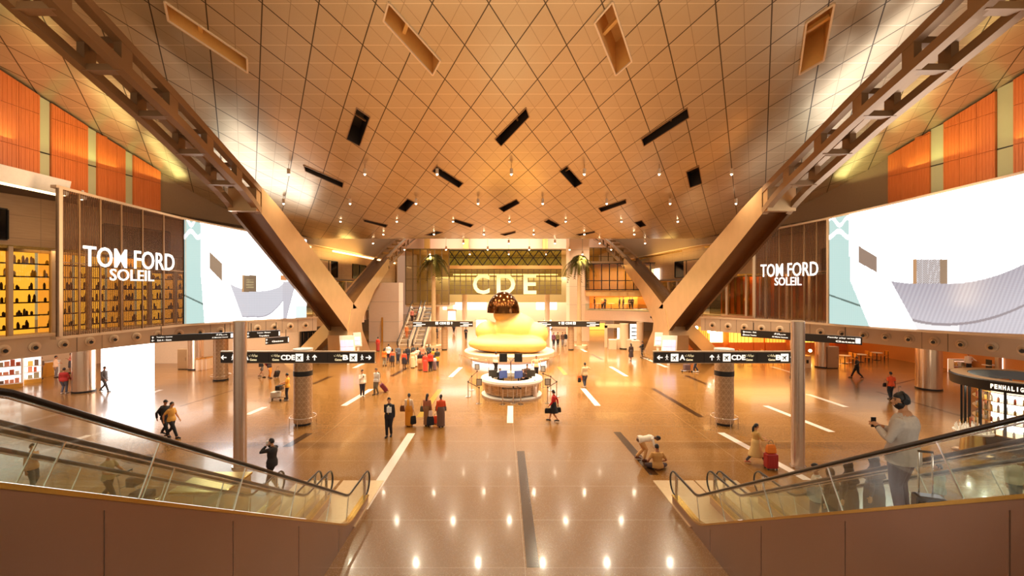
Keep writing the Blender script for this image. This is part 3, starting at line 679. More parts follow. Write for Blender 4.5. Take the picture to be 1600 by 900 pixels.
    for d in (58.5, 61, 63.5, 66, 68.5):
        fr_ = MB(); fr_.box(min(s*Xi,s*Xo), max(s*Xi,s*Xo), d-.15, d+.15, zf(d)+.05, zf(d)+.3); fr_.box(min(s*Xi,s*Xo), max(s*Xi,s*Xo), d-.15, d+.15, zf(d)+1.2, zf(d)+1.45)
        fr_.box(s*(Xi+.17)-.12, s*(Xi+.17)+.12, d-.15, d+.15, zf(d)+.2, zf(d)+1.3); sh(fr_).build('cross_frame', M_truss, e)
    # flight monitors leaning on the base
    for q, (xx, yy, wd, ht, z0, tilt) in enumerate(((15.5, 40.2, 1.3, 1.75, .9, 8), (13.9, 42.4, .7, 1.3, 1.4, 4))):
        if q == 1: xx = 14.4
        m_ = empty('flight_monitor', (s*xx if q else s*14.6, yy, 0), '%s board of bluish departure screens beside the %s raking leg' % (('large', 'small')[q], side), 'monitor', 'departure screen boards', s*R(-12))
        MB().hexa([(-wd/2,0,z0),(wd/2,0,z0),(wd/2,.2,z0),(-wd/2,.2,z0)], [(-wd/2+s*.12,.12,z0+ht),(wd/2+s*.12,.12,z0+ht),(wd/2+s*.12,.32,z0+ht),(-wd/2+s*.12,.32,z0+ht)]).build('casing', M_white, m_)
        nx = 3 if q == 0 else 2
        for i in range(nx):
            for j in range(2):
                u0 = -wd/2+.08+i*(wd-.16)/nx; zc = z0+.15+j*(ht-.5)/2; hh = (ht-.5)/2-.06; sk = lambda z: (z-z0)/ht
                a_, b_ = sk(zc), sk(zc+hh)
                MB().hexa([(u0+s*.12*a_,.12*a_-.03,zc),(u0+(wd-.16)/nx-.05+s*.12*a_,.12*a_-.03,zc),(u0+(wd-.16)/nx-.05+s*.12*a_,.12*a_,zc),(u0+s*.12*a_,.12*a_,zc)],
                          [(u0+s*.12*b_,.12*b_-.03,zc+hh),(u0+(wd-.16)/nx-.05+s*.12*b_,.12*b_-.03,zc+hh),(u0+(wd-.16)/nx-.05+s*.12*b_,.12*b_,zc+hh),(u0+s*.12*b_,.12*b_,zc+hh)]).build('display', E_blue, m_)
        MB().box(-.1,.1,.1,.25,0,z0).build('post', M_white, m_)

# ---- the two giant LED screens
def scr(pts, px):
    for i in range(len(pts)-1):
        p0, p1 = pts[i], pts[i+1]
        if p0[0] <= px <= p1[0] or i == len(pts)-2:
            t = (px-p0[0])/(p1[0]-p0[0]); d = 1/((1-t)/p0[1]+t/p1[1]); return XX(px, d), d, p0[2]*(1-t)+p1[2]*t, p0[3]*(1-t)+p1[3]*t
LS = [(88,21.2,11.82,4.66),(286,29.4,11.56,4.6),(388,33.6,11.25,4.56),(478,36.6,11.0,4.56)]
RS = [(1180,35.0,11.3,4.62),(1212,33.6,11.45,4.62),(1297,29.6,11.63,4.62),(1600,18.6,11.8,5.06),(1700,16.4,11.8,5.1)]
def pic(px, py, L):
    """the advert shown: fabric and stitching close up"""
    if L: px = 1297+(px-286)*1.36; 
    tealx = 1328+(3 if py > 400 else 0)+max(0, (py-440))*.42 if not L else 1334+max(0, py-430)*.1
    if not L: c0 = ((382, 20), (405, 430), 0)
    n = (math.sin(px*1.9)+math.sin(py*2.3))*.02
    if px < tealx:
        wv = abs(py-(346+6*math.sin(px*.25))) < 3 or abs(py-(366+5*math.sin(px*.2))) < 3.5
        ln = abs(py-((462 if not L else 462)+.35*(px-1300))) < 1.3
        if ln and py > 455: return (.10, .16, .14)
        return (1, 1, 1) if wv else (.50+n, .70+n, .66+n)
    if L:
        if 1352 < px < 1379 and 393+(px-1352)*.7 < py < 420+(px-1352)*.75: return (.30, .20, .13)
        if 1421 < px < 1452 and 430 < py < 456: return (.52, .28, .12) if px < 1425 else ((.42, .32, .16) if 437 < py < 450 and 1430 < px < 1446 and int(py) % 4 < 2 else (.22, .14, .08))
        if px > 1503 and 430 < py < 438: return (.7, .25, .08)
        arc = 455-12*((px-1455)/60)**2 if px < 1500 else 448-(px-1500)*.6
        low = 496-40*max(0, (px-1460)/60)**2
        if px > 1398+(py-450)*.5 and py > arc and py < low and px < 1508: return (.60+n*3, .59+n*3, .64+n*3) if abs(py-low) > 2 else (.35, .33, .38)
        if 1508 <= px < 1535-(py-440)*.35 and py > 440: return (.55+n*2, .53+n*2, .58+n*2)
        if abs(px-(1535-(py-440)*.35)) < 1.2 and py > 445: return (.3, .28, .3)
        if px > 1535 and py > 478: return (.78, .90, .88)
        return (1, 1, 1)
    if 1342 < px < 1372 and 383+(px-1342)*.62 < py < 410+(px-1342)*.55: return (.30, .21, .16)
    if 1428 < px < 1482 and 405 < py < 443:
        if px < 1434: return (.50, .27, .13)
        if px < 1470: return (.75, .72, .74) if (int(px*1.3)+int(py*1.7)) % 5 < 2 else (.33, .27, .25)
        return (.30, .2, .13)
    arc = 443-30*max(0, (px-1480)/120)**2-4*((px-1440)/45)**2*(1 if px < 1440 else 0)
    if px > 1392+(py-438)*.55 and py > arc:
        g2 = 507-29*max(0, (px-1480)/120)**2-9*max(0, (1480-px)/60)**2
        if abs(py-g2) < 2 and px > 1412: return (.32, .28, .30)
        if py > g2 and px < 1500 and py > 500: return (.85, .84, .86)
        t_ = .05*math.sin(px*.9+py*.35)+.04*math.sin(py*3.1); sh_ = .16*min(1, max(0, (py-arc)/70)); return (.42+t_+sh_, .39+t_+sh_, .44+t_+sh_)
    return (1, 1, 1)
m = bpy.data.materials.new('screen_picture'); m.use_nodes = True; nt = m.node_tree; b = nt.nodes['Principled BSDF']; b.inputs['Base Color'].default_value = (0,0,0,1); b.inputs['Roughness'].default_value = .4
at = nt.nodes.new('ShaderNodeVertexColor'); at.layer_name = 'picture'; nt.links.new(at.outputs[0], b.inputs['Emission Color']); b.inputs['Emission Strength'].default_value = 3.4; M_pic = m
def led_screen(pts, px0, px1, m0, m1, side, L):
    x, d, zt, zb = scr(pts, px0); e = empty('video_screen', (x, d, zb), 'giant curved video wall showing a pale fabric advert along the %s gallery' % side, 'video screen', 'giant video walls'); ex, ey, ez = e.location
    def sh(mb): mb.v = [(a-ex, b-ey, c-ez) for a, b, c in mb.v]; return mb
    # picture
    NXp, NZ = (330, 210) if not L else (260, 190); vs = []; cols = []
    for i in range(NXp+1):
        px = px0+(px1-px0)*i/NXp; x, d, zt, zb = scr(pts, px)
        for j in range(NZ+1):
            z = zb+(zt-zb)*j/NZ; vs.append((x+(.05 if L else -.05), d, z)); cc = pic(px, CY-(z-EZ)/d*F, L); cols.append(cc if min(cc) > .9 else tuple(v*.205 for v in cc))
    fs = [(i*(NZ+1)+j, (i+1)*(NZ+1)+j, (i+1)*(NZ+1)+j+1, i*(NZ+1)+j+1) for i in range(NXp) for j in range(NZ)]
    o = sh(MB().add(vs, fs)).build('picture', M_pic, e); ca = o.data.color_attributes.new('picture', 'FLOAT_COLOR', 'POINT')
    for i, c in enumerate(cols): ca.data[i].color = (*c, 1)
    def rib(a, b, n, zf, th, name, m_):
        q = [scr(pts, a+(b-a)*i/n) for i in range(n+1)]; out = (-1 if L else 1)*-1
        sh(MB().ribbon([(t[0], t[1]) for t in q], 0, 0, th, zf=lambda i: zf(q[i]))).build(name, m_, e)
    sgn = 1 if px1 > px0 and L else -1      # outward thickness
    fl_ = .12*(1 if L else 1)
    # travel is towards larger px; on the left that is away (left of travel = outward), on the right it is towards the camera
    rib(px0, px1, 20, lambda t: (t[3], t[2]), fl_ if L else -fl_*-1, 'cabinet', M_black)
    a, b = min(px0, m0), max(px1, m1)
    rib(a, b, 24, lambda t: (t[2], t[2]+.14), .3, 'top_rail', M_fascia); rib(a, b, 24, lambda t: (t[3]-.14, t[3]), .3, 'bottom_rail', M_fascia)
    rib(m0, m1, 10, lambda t: (t[3], t[2]), .03, 'led_curtain', M_led)
    n = 6
    for i in range(n+1):
        t = scr(pts, m0+(m1-m0)*i/n); wd = .18 if i in (0, n) else .07
        sh(MB().box(t[0]-wd/2, t[0]+wd/2, t[1]+.05, t[1]+.05+wd, t[3], t[2])).build('post', M_fascia if i in (0, n) else M_truss, e)
    for f_ in (.5,):
        rib(m0, m1, 6, lambda t: (t[3]+(t[2]-t[3])*f_, t[3]+(t[2]-t[3])*f_+.05), .05, 'cross_rail', M_truss)
    return e
eL = led_screen(LS, 287, 478, 88, 287, 'left', True); eR = led_screen(RS, 1297, 1698, 1180, 1297, 'right', False)
def screen_text(e, pts, txt, pxa, pxb, ymid_top, ymid_bot, bold):
    a, b = scr(pts, pxa), scr(pts, pxb); m_ = scr(pts, (pxa+pxb)/2); ang = math.atan2(b[1]-a[1], b[0]-a[0]); L = math.hypot(b[0]-a[0], b[1]-a[1])
    pm = (pxa+pxb)/2; ct = ((a[0]+b[0])/2, (a[1]+b[1])/2)
    dmid = ct[1]; zt = EZ-(ymid_top-CY)/F*dmid; zb = EZ-(ymid_bot-CY)/F*dmid
    n = Vector((math.sin(ang), -math.cos(ang)))*.1
    o = text_mesh('lit_lettering', txt, E_text, None, (ct[0]+n.x-e.location.x, ct[1]+n.y-e.location.y, zb-e.location.z), L, zt-zb, ang, bold, .02); o.parent = e
screen_text(eL, LS, 'TOM FORD', 127, 270, 391, 420, .006); screen_text(eL, LS, 'SOLEIL', 169, 238, 421.5, 439, .006)
screen_text(eR, RS, 'TOM FORD', 1190, 1280, 411, 432, .006); screen_text(eR, RS, 'SOLEIL', 1212, 1254, 433, 446, .006)

# ================================================================== OBJECTS
# ---- escalators
base = []
def esc_path():
    pts = [(14.3, 0), (12.9, 0)]
    for k in range(1, 7): # easing into the incline
        t = k/6; pts.append((12.9-1.0*t, .577*1.0*t*t*.5))
    d, z = pts[-1]; top = 5.3
    while z < top-.3: d -= .6; z += .6*.577; pts.append((d, z))
    pts += [(d-.5, z+.2), (d-1.0, z+.28), (1.0, z+.3)]; return pts
EP = esc_path()
def nrm_at(i):
    a = Vector(EP[max(i-1,0)]); b = Vector(EP[min(i+1,len(EP)-1)]); t = (b-a).normalized(); return Vector((t.y, -t.x)) if False else Vector((-t.y, t.x))*(-1)
def off(i, h):
    n = nrm_at(i); n = n if n.y > 0 else -n; return (EP[i][0]+n.x*h, EP[i][1]+n.y*h)
def escalator(s, x0, x1, label):
    xm = s*(x0+x1)/2; hw = (x1-x0)/2; e = empty('escalator', (xm, 14.3, 0), label, 'escalator', 'escalators beside the gallery'); ey = 14.3
    def sh(mb): mb.v = [(x, y-ey, z) for x, y, z in mb.v]; return mb
    inner = -s     # local side that faces the hall centre
    n = len(EP)
    # clad body: side profile extruded
    for sd, nm in ((inner, 'cladding_panel'), (-inner, 'cladding_panel')):
        q = sd*hw
        a, b = q-.08, q+.08
        loft_sections_ = []
        for i in range(n): tp = off(i, .27); loft_sections_.append([(a,EP[i][0],0),(b,EP[i][0],0),(b,tp[0],tp[1]),(a,tp[0],tp[1])])
        mb = MB(); vs = [v for s_ in loft_sections_ for v in s_]; m = 4
        fs = [(i*m+k,i*m+(k+1)%m,(i+1)*m+(k+1)%m,(i+1)*m+k) for i in range(n-1) for k in range(4)]+[(3,2,1,0),tuple((n-1)*4+k for k in range(4))]
        sh(mb.add(vs, fs)).build(nm, M_clad, e)
        # brass skirt trim, panel seams
        mb = MB(); vs = []
        for i in range(n):
            t0 = off(i, .27); t1 = off(i, .315); vs += [(a-.02,)+t0, (b+.02,)+t0, (b+.02,)+t1, (a-.02,)+t1]
        sh(mb.add([(v[0], v[1], v[2]) for v in vs], fs)).build('brass_trim', M_brass, e)
        if sd == inner:
            for d in (11.7, 9.4, 7.1, 4.8): 
                zt = max(0, (12.4-d)*.577)+.2; sh(MB().box(q+inner*.081-.003, q+inner*.081+.003, d-.005, d+.005, 0, zt)).build('cladding_seam', mat('seam_brown', (112, 82, 62), .5), e)
    body = MB(); vs = []
    for i in range(n): vs += [(-hw+.08,EP[i][0],0),(hw-.08,EP[i][0],0),(hw-.08,EP[i][0],EP[i][1]+.02),(-hw+.08,EP[i][0],EP[i][1]+.02)]
    sh(body.add(vs, fs)).build('truss_body', M_dark, e)
    # comb and floor plates
    sh(MB().box(-hw-.12, hw+.12, 12.9, 16.0, .0, .03)).build('landing_plate', mat('landing_plate', (226, 196, 156), .25, .4), e)
    sh(MB().box(-hw+.2, hw-.2, 12.75, 12.9, .0, .06)).build('comb_plate', mat('comb_yellow', (226, 184, 70), .4), e)
    # steps
    d = 12.7; z = 0; k = 0
    while d > 3.2:
        z = max(0, (12.4-d)*.577)+.04
        sb = MB(); sb.box(-hw+.2, hw-.2, d-.4, d, z-.2, z+.02)
        for r_ in range(9): u = -hw+.24+r_*(2*hw-.48)/8; sb.box(u-.012, u+.012, d-.39, d, z+.02, z+.035)
        sh(sb).build('step', mat('step_metal', (112, 108, 112), .35, .7), e); d -= .4; k += 1
    # balustrades
    for q in (-hw, hw):
        i0 = 0
        L = [0]
        for i in range(1, n): L.append(L[-1]+math.hypot(EP[i][0]-EP[i-1][0], EP[i][1]-EP[i-1][1]))
        def at(u, h):
            for i in range(n-1):
                if L[i] <= u <= L[i+1] or i == n-2:
                    t = min(1, (u-L[i])/(L[i+1]-L[i])); a, b = off(i, h), off(i+1, h); return (a[0]*(1-t)+b[0]*t, a[1]*(1-t)+b[1]*t)
        cuts = [0.0, 1.9, 3.6]+[3.6+2.2*k for k in range(1, 5)]+[L[-1]]
        for a, b in zip(cuts[:-1], cuts[1:]):
            mb = MB(); m = 8; vs = []
            for i in range(m+1):
                u = a+.02+(b-a-.04)*i/m; p0, p1 = at(u, .33), at(u, 1.0); vs += [(q-.008,)+p0, (q+.008,)+p0, (q+.008,)+p1, (q-.008,)+p1]
            f2 = [(i*4+k,i*4+(k+1)%4,(i+1)*4+(k+1)%4,(i+1)*4+k) for i in range(m) for k in range(4)]+[(3,2,1,0),tuple(m*4+k for k in range(4))]
            g = sh(mb.add(vs, f2)).build('glass_panel', M_glassg, e)
            p0, p1 = at(b, .33), at(b, 1.0)
            sh(MB().tube([(q,)+p0, (q,)+p1], .012, 4)).build('glass_joint', M_chrome, e)
        # newel glass end, handrail
        mb = MB(); c = (14.3, .66); vs = []; m = 12
        for sx in (-.008, .008):
            vs += [(q+sx, c[0]-.0, .33)]+[(q+sx, c[0]+.34*math.sin(PI-PI*i/m), c[1]-.34*math.cos(PI-PI*i/m)) for i in range(m+1)]
        h_ = m+2
        sh(mb.add(vs, [tuple(range(h_)), tuple(range(2*h_-1, h_-1, -1))]+[(i, (i+1) % h_, h_+(i+1) % h_, h_+i) for i in range(h_)])).build('glass_panel', M_glassg, e)
        path = [(q, c[0]-.1, .30)]+[(q, c[0]+.37*math.sin(PI*i/12), c[1]-.37*math.cos(PI*i/12)) for i in range(1, 12)]+[(q,)+off(i, 1.03) for i in range(0, n)]
        sh(MB().tube(path, .026, 10, ry=.034)).build('handrail', M_rubber, e, smooth=True)
        path2 = [(q,)+off(i, .985) for i in range(0, n)]
        sh(MB().tube(path2, .010, 6)).build('rail_guide', M_chrome, e, smooth=True)
        sh(MB().tube([(q, 14.15, .32), (q, 14.15, .98)], .045, 10)).build('newel_post', M_chrome, e, smooth='auto')
        # bright skirt light strip on the step side
        sgn = -1 if q > 0 else 1
        p2 = [(q+sgn*.1,)+off(i, .2) for i in range(2, n)]
        sh(MB().tube(p2, .024, 4)).build('light_strip', E_white, e)
escalator(-1, 5.0, 6.22, 'left inner escalator rising towards the gallery along the open floor')
escalator(-1, 6.58, 7.82, 'left outer escalator on the far side of the left pair')
escalator(1, 5.0, 6.22, 'right inner escalator carrying the man with headphones')
escalator(1, 6.52, 7.78, 'right outer escalator carrying the women in headscarves')

# bronze box beside the left escalators
e = empty('bronze_kiosk', (-8.95, 12.6, 0), 'bronze clad box standing behind the left escalators', 'box')
MB().box(-.75,.75,-.5,.8,0,1.35).build('body', M_steel, e, bevel=.02); MB().box(-.78,.78,-.53,.83,1.35,1.42).build('lid', M_brass, e, bevel=.02)
MB().hexa([(-.74,-.52,.9),(-.1,-.52,.9),(-.1,-.5,.9),(-.74,-.5,.9)], [(-.74,-.52,1.3),(-.1,-.52,1.3),(-.1,-.5,1.3),(-.74,-.5,1.3)]).build('notice_plate', M_gold, e)

# ---- poles
for s, lb in ((-1, 'tall pale metal pole rising by the left escalators'), (1, 'tall pale metal pole rising by the right escalators')):
    e = empty('round_pole', (-10.85 if s < 0 else 11.0, 17.3, 0), lb, 'pole', 'tall metal poles')
    MB().tube([(0,0,0),(0,0,5.68)], .235, 32).build('shaft', mat('pole_paint', (206, 180, 158), .25, .6), e, smooth='auto')
    MB().tube([(0,0,5.68),(0,0,5.72)], [.245,.22], 32).build('cap', M_cream, e, smooth='auto'); MB().tube([(0,0,0),(0,0,.06)], .29, 32).build('base_ring', M_chrome, e, smooth='auto')

# ---- wayfinding signs with their lattice columns
def arrow(mb, x, z, sz, dr, y=0):
    pts = [(-.5,.08),(.1,.08),(.1,.0)]
    poly = [(0,.5),(.42,.08),(.3,-.04),(.09,.16),(.09,-.5),(-.09,-.5),(-.09,.16),(-.3,-.04),(-.42,.08)]   # pointing up
    out = []
    for u, v in poly:
        if dr == 'L': u, v = -v, u
        if dr == 'R': u, v = v, -u
        out.append((x+u*sz, y, z+v*sz))
    n = len(out); mb.add(out, [tuple(range(n))])
def walker(mb, x, z, sz, y=0):
    mb.tube([(x,y,z+.42*sz),(x,y-.004,z+.42*sz)], .09*sz, 8)
    for a, b, w_ in (((0,.3),(0,-.05),.1),((0,-.05),(-.18,-.45),.06),((0,-.05),(.2,-.42),.06),((0,.25),(-.25,.02),.05),((0,.25),(.25,.05),.05)):
        mb.tube([(x+a[0]*sz,y,z+a[1]*sz),(x+b[0]*sz,y,z+b[1]*sz)], w_*sz, 6, ry=.006)
def plane_icon(parent, x, z, sz, y):
    MB().box(x-sz/2, x+sz/2, y-.008, y, z-sz/2, z+sz/2).build('pictogram_tile', mat('tile_white', (255, 252, 240), emit=.6), parent)
    mb = MB(); pl = [(0,.4),(.07,.3),(.07,.1),(.4,-.12),(.4,-.2),(.07,-.1),(.05,-.3),(.15,-.38),(.15,-.43),(0,-.4),(-.15,-.43),(-.15,-.38),(-.05,-.3),(-.07,-.1),(-.4,-.2),(-.4,-.12),(-.07,.1),(-.07,.3)]
    c, s_ = math.cos(R(-45)), math.sin(R(-45)); o_ = [(x+(u*c-v*s_)*sz*.9, y-.012, z+(u*s_+v*c)*sz*.9) for u, v in pl]; mb.add(o_, [tuple(range(len(o_)))]); mb.build('aeroplane_symbol', M_sign, parent)
AR = '\uFE95\uFE8E\uFE91\uFE8D\uFEEE\uFE91'
def big_sign(s, label, groups, div):
    d = 22.3; x0, x1 = (XX(357, d), XX(590.5, d)) if s < 0 else (XX(1015, d), XX(1243, d)); zt, zb = EZ-(547.5-CY)/F*d, EZ-(563.5-CY)/F*d
    e = empty('direction_sign', ((x0+x1)/2, d-.55, 0), label, 'sign', 'gate direction signs'); hx = (x1-x0)/2
    MB().box(-hx, hx, -.09, .09, zb, zt).build('sign_board', M_sign, e, bevel=.01)
    MB().box(-hx-.03, hx+.03, -.11, .11, zt, zt+.05).build('top_trim', M_fascia, e); MB().box(-hx-.03, hx+.03, -.11, .11, zb-.03, zb).build('bottom_trim', M_fascia, e)
    for k in (-1, 1): MB().tube([(k*.3,.08,(zt+zb)/2),(k*.3,.5,(zt+zb)/2)], .04, 8).build('bracket', M_dark, e)
    for q in div: X = (q-(357 if s < 0 else 1015))/233*2*hx-hx; MB().box(X-.008, X+.008, -.1, -.088, zb, zt).build('panel_joint', M_black, e)
    zc = (zt+zb)/2; H = zt-zb; sym = MB()
    for g in groups:
        X = (g[1]-(357 if s < 0 else 1015))/233.5*2*hx-hx; y = -.095
        if g[0] in 'LRU': arrow(sym, X, zc, H*.55, g[0], y-.002)
        elif g[0] == 'w': walker(sym, X, zc, H*.55, y-.002)
        elif g[0] == 'p': plane_icon(e, X, zc, H*.72, y)
        elif g[0] == 'a':
            text_mesh('lettering', AR, mat('sign_small_lettering', (255, 240, 190), emit=.5), e, (X, y-.005, zc+.02), .42, .15, 0, .0, .002)
            text_mesh('lettering', 'Gates', mat('sign_small_lettering', (255, 240, 190), emit=.5), e, (X, y-.005, zc-.16), .34, .11, 0, .02, .002)
        else: text_mesh('lettering', g[0][1:], M_signtext, e, (X, y-.005, zc-H*.24), (.27 if len(g[0]) == 2 else .69), H*.5, 0, .04, .002)
    sym.build('arrow_symbols', M_signtext, e)
big_sign(-1, 'black gate sign with arrows A CDE B on the left lattice column', [('L',362),('w',376),('p',386.5),('tA',396),('a',407),('a',441),('tCDE',459.5),('p',477),('w',490),('U',500),('a',536),('tB',547),('p',559),('w',572),('R',582)], (430, 519))
big_sign(1, 'black gate sign with arrows A CDE B on the right lattice column', [('L',1024),('w',1035),('p',1047),('tA',1059),('a',1070),('U',1105),('w',1115),('p',1128),('tCDE',1146),('a',1163),('a',1198),('tB',1208.5),('p',1218),('w',1229),('R',1238)], (1093, 1175))
def lattice_column(x, d, h, r, label, ring=True, band=True):
    e = empty('lattice_column', (x, d, 0), label, 'column', 'lattice clad concourse columns')
    MB().lathe([(0,.12),(r,.12),(r,h),(0,h)], n=40).build('shaft', M_lattice, e, smooth='auto')
    MB().lathe([(0,0),(r*.86,0),(r*.86,.12),(0,.12)], n=40).build('foot', M_dark, e, smooth='auto')
    MB().lathe([(0,h),(r*1.06,h),(r*1.06,h+.09),(0,h+.09)], n=40).build('cap', M_white, e, smooth='auto')
    if band: MB().lathe([(r+.012,h-1.28),(r+.02,h-1.28),(r+.02,h-1.03),(r+.012,h-1.03)], n=40).build('dark_band', M_black, e, smooth='auto')
    if ring:
        g = MB().tube([(r*1.42*math.cos(a), r*1.42*math.sin(a), .42) for a in [2*PI*i/40 for i in range(41)]], .025, 8, cap=False).build('guard_rail', M_chrome, e, smooth=True)
        for i in range(6): a = 2*PI*(i+.5)/6; MB().tube([(r*1.42*math.cos(a), r*1.42*math.sin(a), 0),(r*1.42*math.cos(a), r*1.42*math.sin(a), .42)], .018, 6).build('rail_post', M_chrome, g)
    return e
lattice_column(XX(473.5, 22.7), 22.7, 3.8, .45, 'short lattice clad column with guard rail under the left gate sign')
lattice_column(XX(1131.5, 22.7), 22.7, 3.8, .45, 'short lattice clad column with guard rail under the right gate sign')
lattice_column(XX(694.5, 50), 50, 2.6, .36, 'small lattice column under the sign left of the yellow sculpture', False, False)
lattice_column(XX(892, 50), 50, 2.6, .36, 'small lattice column under the sign right of the yellow sculpture', False, False)
for s, px0, px1, lb in ((-1, 645, 739, 'distant black sign bar in front of the left palm'), (1, 840, 937, 'distant black sign bar in front of the right palm')):
    d = 49.4; x0, x1 = XX(px0, d), XX(px1, d); e = empty('direction_sign', ((x0+x1)/2, d, 0), lb, 'sign', 'distant sign bars'); hx = (x1-x0)/2
    zt, zb = EZ-(502-CY)/F*d, EZ-(510.5-CY)/F*d
    MB().box(-hx, hx, -.08, .08, zb, zt).build('sign_board', M_sign, e); MB().box(-hx, hx, -.1, .1, zt, zt+.04).build('top_trim', M_fascia, e)
    MB().tube([(0,.05,2.0 if False else 2.62),(0,.35,2.62)], .05, 6).build('bracket', M_dark, e)
    t = MB()
    for u, w_, n in ((-.78,.2,3),(.78,.2,3),(.0,.0,1)):
        if n == 3:
            for j in range(3): t.box(u*hx-w_*hx+(.1*hx*(j%2)), u*hx+w_*hx-.12*hx*((j+1)%2), -.095, -.085, zb+.07+j*.17, zb+.14+j*.17)
    t.build('small_lettering', M_signtext, e)
    text_mesh('lettering', 'CDE', M_signtext, e, (0, -.1, zb+.27), .75, .26, 0, .04, .002); plane_icon(e, .62*1, zb+.4, .3, -.09); plane_icon(e, -.66, zb+.4, .3, -.09)
    a_ = MB(); arrow(a_, 1.0 if s < 0 else -1.05, zb+.4, .3, 'U', -.1); a_.build('arrow_symbols', M_signtext, e)
# hanging signs under the mezzanine
def hang_sign(pa, pb, label, lines):
    a, b = P(*pa), P(*pb); ang = math.atan2(b.y-a.y, b.x-a.x); L = math.hypot(b.x-a.x, b.y-a.y); z1 = a.z; h = .40*a.y/26
    e = empty('hanging_sign', (a.x, a.y, z1-h), label, 'sign', 'signs hung before the mezzanine fronts', ang)
    MB().box(0, L, -.08, .08, 0, h).build('sign_board', M_sign, e)
    for u in (.12, .88): MB().tube([(L*u, 0, h), (L*u, 0, h+.5)], .02, 6).build('hanger', M_dark, e)
    for (u, z, txt_, w_) in lines: text_mesh('lettering', txt_, M_signtext, e, (L*u, -.09, h*z), L*w_, h*.24, 0, .02, .002)
    for (u, dr) in ((.02, 'L'),): 
        q = MB(); arrow(q, L*.03, h*.7, h*.34, 'L' if False else 'U', -.09); arrow(q, L*.03, h*.28, h*.34, 'L', -.09); q.build('arrow_symbols', M_signtext, e)
    MB().box(L*.955, L*.99, -.09, -.085, h*.18, h*.82).build('pictogram_tile', E_text, e)
hang_sign((235, 524.5, 24.6), (366, 519.3, 26.6), 'long dark hanging sign in front of the left mezzanine fascia', [(.16,.6,'Transfers - Lounges',.18),(.16,.16,'Exit A - Gates',.16),(.84,.6,'\uFE94\uFEDF\uFE8E\uFEBB',.14),(.82,.16,'Al Mourjan lounge',.2)])
hang_sign((386, 518.0, 27.0), (437.5, 516.5, 28), 'shorter dark hanging sign just beyond the left pole', [(.5,.6,'Lounge - Mosque',.4),(.5,.16,'Transfers',.3)])
hang_sign((415, 528.0, 30.5), (451, 527.2, 31.5), 'smallest dark hanging sign under the left mezzanine', [(.5,.3,'Gates',.5)])
hang_sign((1158, 515, 29), (1347, 521.6, 24.6), 'long dark hanging sign in front of the right mezzanine fascia', [(.09,.6,'Lounges - Exit',.12),(.09,.16,'Passenger Transfers',.12),(.36,.6,'\uFE94\uFEDF\uFE8E\uFEBB',.1),(.36,.16,'Al Maha lounge',.14),(.85,.6,'Family play area',.2),(.88,.16,'Gates',.14)])

# ---- plinth with a plain rounded sculpture
e = empty('round_plinth', (.12, 41.8, 0), 'wide round stone plinth in the middle of the hall', 'plinth')
MB().lathe([(0,.35),(3.7,.35),(4.2,.62),(4.25,1.1),(4.2,1.16),(0,1.16)], n=72).build('drum', mat('plinth_stone', (222, 190, 156), .4), e, smooth='auto')
MB().lathe([(0,0),(3.45,0),(3.55,.35),(0,.35)], n=72).build('glowing_foot', E_soft, e, smooth='auto')
ring = MB().tube([(4.75*math.cos(a), 4.75*math.sin(a), .9) for a in [PI+PI*i/40 for i in range(41)]], .025, 6).build('guard_rail', M_chrome, e)
for i in range(9): a = PI+PI*i/8; MB().tube([(4.75*math.cos(a), 4.75*math.sin(a), 0),(4.75*math.cos(a), 4.75*math.sin(a), .9)], .02, 6).build('rail_post', M_chrome, ring)
M_yel = mat('yellow_bronze_patina', (238, 190, 104), .42, 0, var=.1, scale=1.2, bump=.15)
e = empty('abstract_sculpture', (.1, 41.2, 1.16), 'giant rounded yellow sculpture with dark bronze dome on the round plinth', 'sculpture')
lumps = [((-.3,-.5,.72),(3.5,1.9,.82)),((.55,.3,2.0),(2.0,1.5,1.55)),((2.5,.1,1.55),(1.15,1.2,1.1)),((-2.0,.5,1.75),(1.2,1.2,1.0)),((-.2,.4,3.35),(1.3,1.2,.95)),((1.5,-1.2,.7),(1.9,1.3,.75))]
mb = MB()
for c, r_ in lumps: mb.ball(c, *r_, n=32)
o = mb.build('rounded_mass', M_yel, e, smooth=True); r_ = o.modifiers.new('remesh', 'REMESH'); r_.mode = 'VOXEL'; r_.voxel_size = .09; r_.use_smooth_shade = True; sm = o.modifiers.new('smooth', 'SMOOTH'); sm.iterations = 6
MB().lathe([(1.52,3.55),(1.50,3.95),(1.34,4.55),(.98,5.08),(.54,5.4),(.16,5.52),(0,5.53),(0,5.43),(.5,5.32),(.93,5.0),(1.28,4.5),(1.42,3.95),(1.46,3.55),(1.52,3.55)], n=48).build('dome', mat('dark_polished_bronze', (96, 56, 24), .15, .95), e, smooth='auto', loc=(-.55,.0,.0))

# ---- information desk
e = empty('information_desk', (.05, 29.1, 0), 'round white reception desk with woven bronze front before the sculpture', 'desk')
MB().lathe([(1.62,.14),(1.78,.28),(1.84,.85),(1.84,.9),(1.5,.9),(1.5,.14)], n=64).build('woven_front', M_lattice, e, smooth='auto')
MB().lathe([(1.35,.9),(2.0,.9),(2.05,1.02),(2.0,1.15),(1.35,1.15),(1.35,.9)], n=64).build('counter_top', M_white, e, smooth='auto')
MB().lathe([(0,0),(1.95,0),(1.98,.1),(1.9,.14),(0,.14)], n=64).build('white_foot', M_white, e, smooth='auto')
for k in range(10): a = PI+PI*(k+.5)/10; MB().tube([(1.86*math.cos(a),1.86*math.sin(a),.28),(1.9*math.cos(a),1.9*math.sin(a),.9)], .02, 6).build('front_rib', M_chrome, e)
m_ = empty('monitor_stand', (0, 29.3, 1.0 if False else 0.14), 'double black monitor on a forked post inside the round desk', 'monitor')
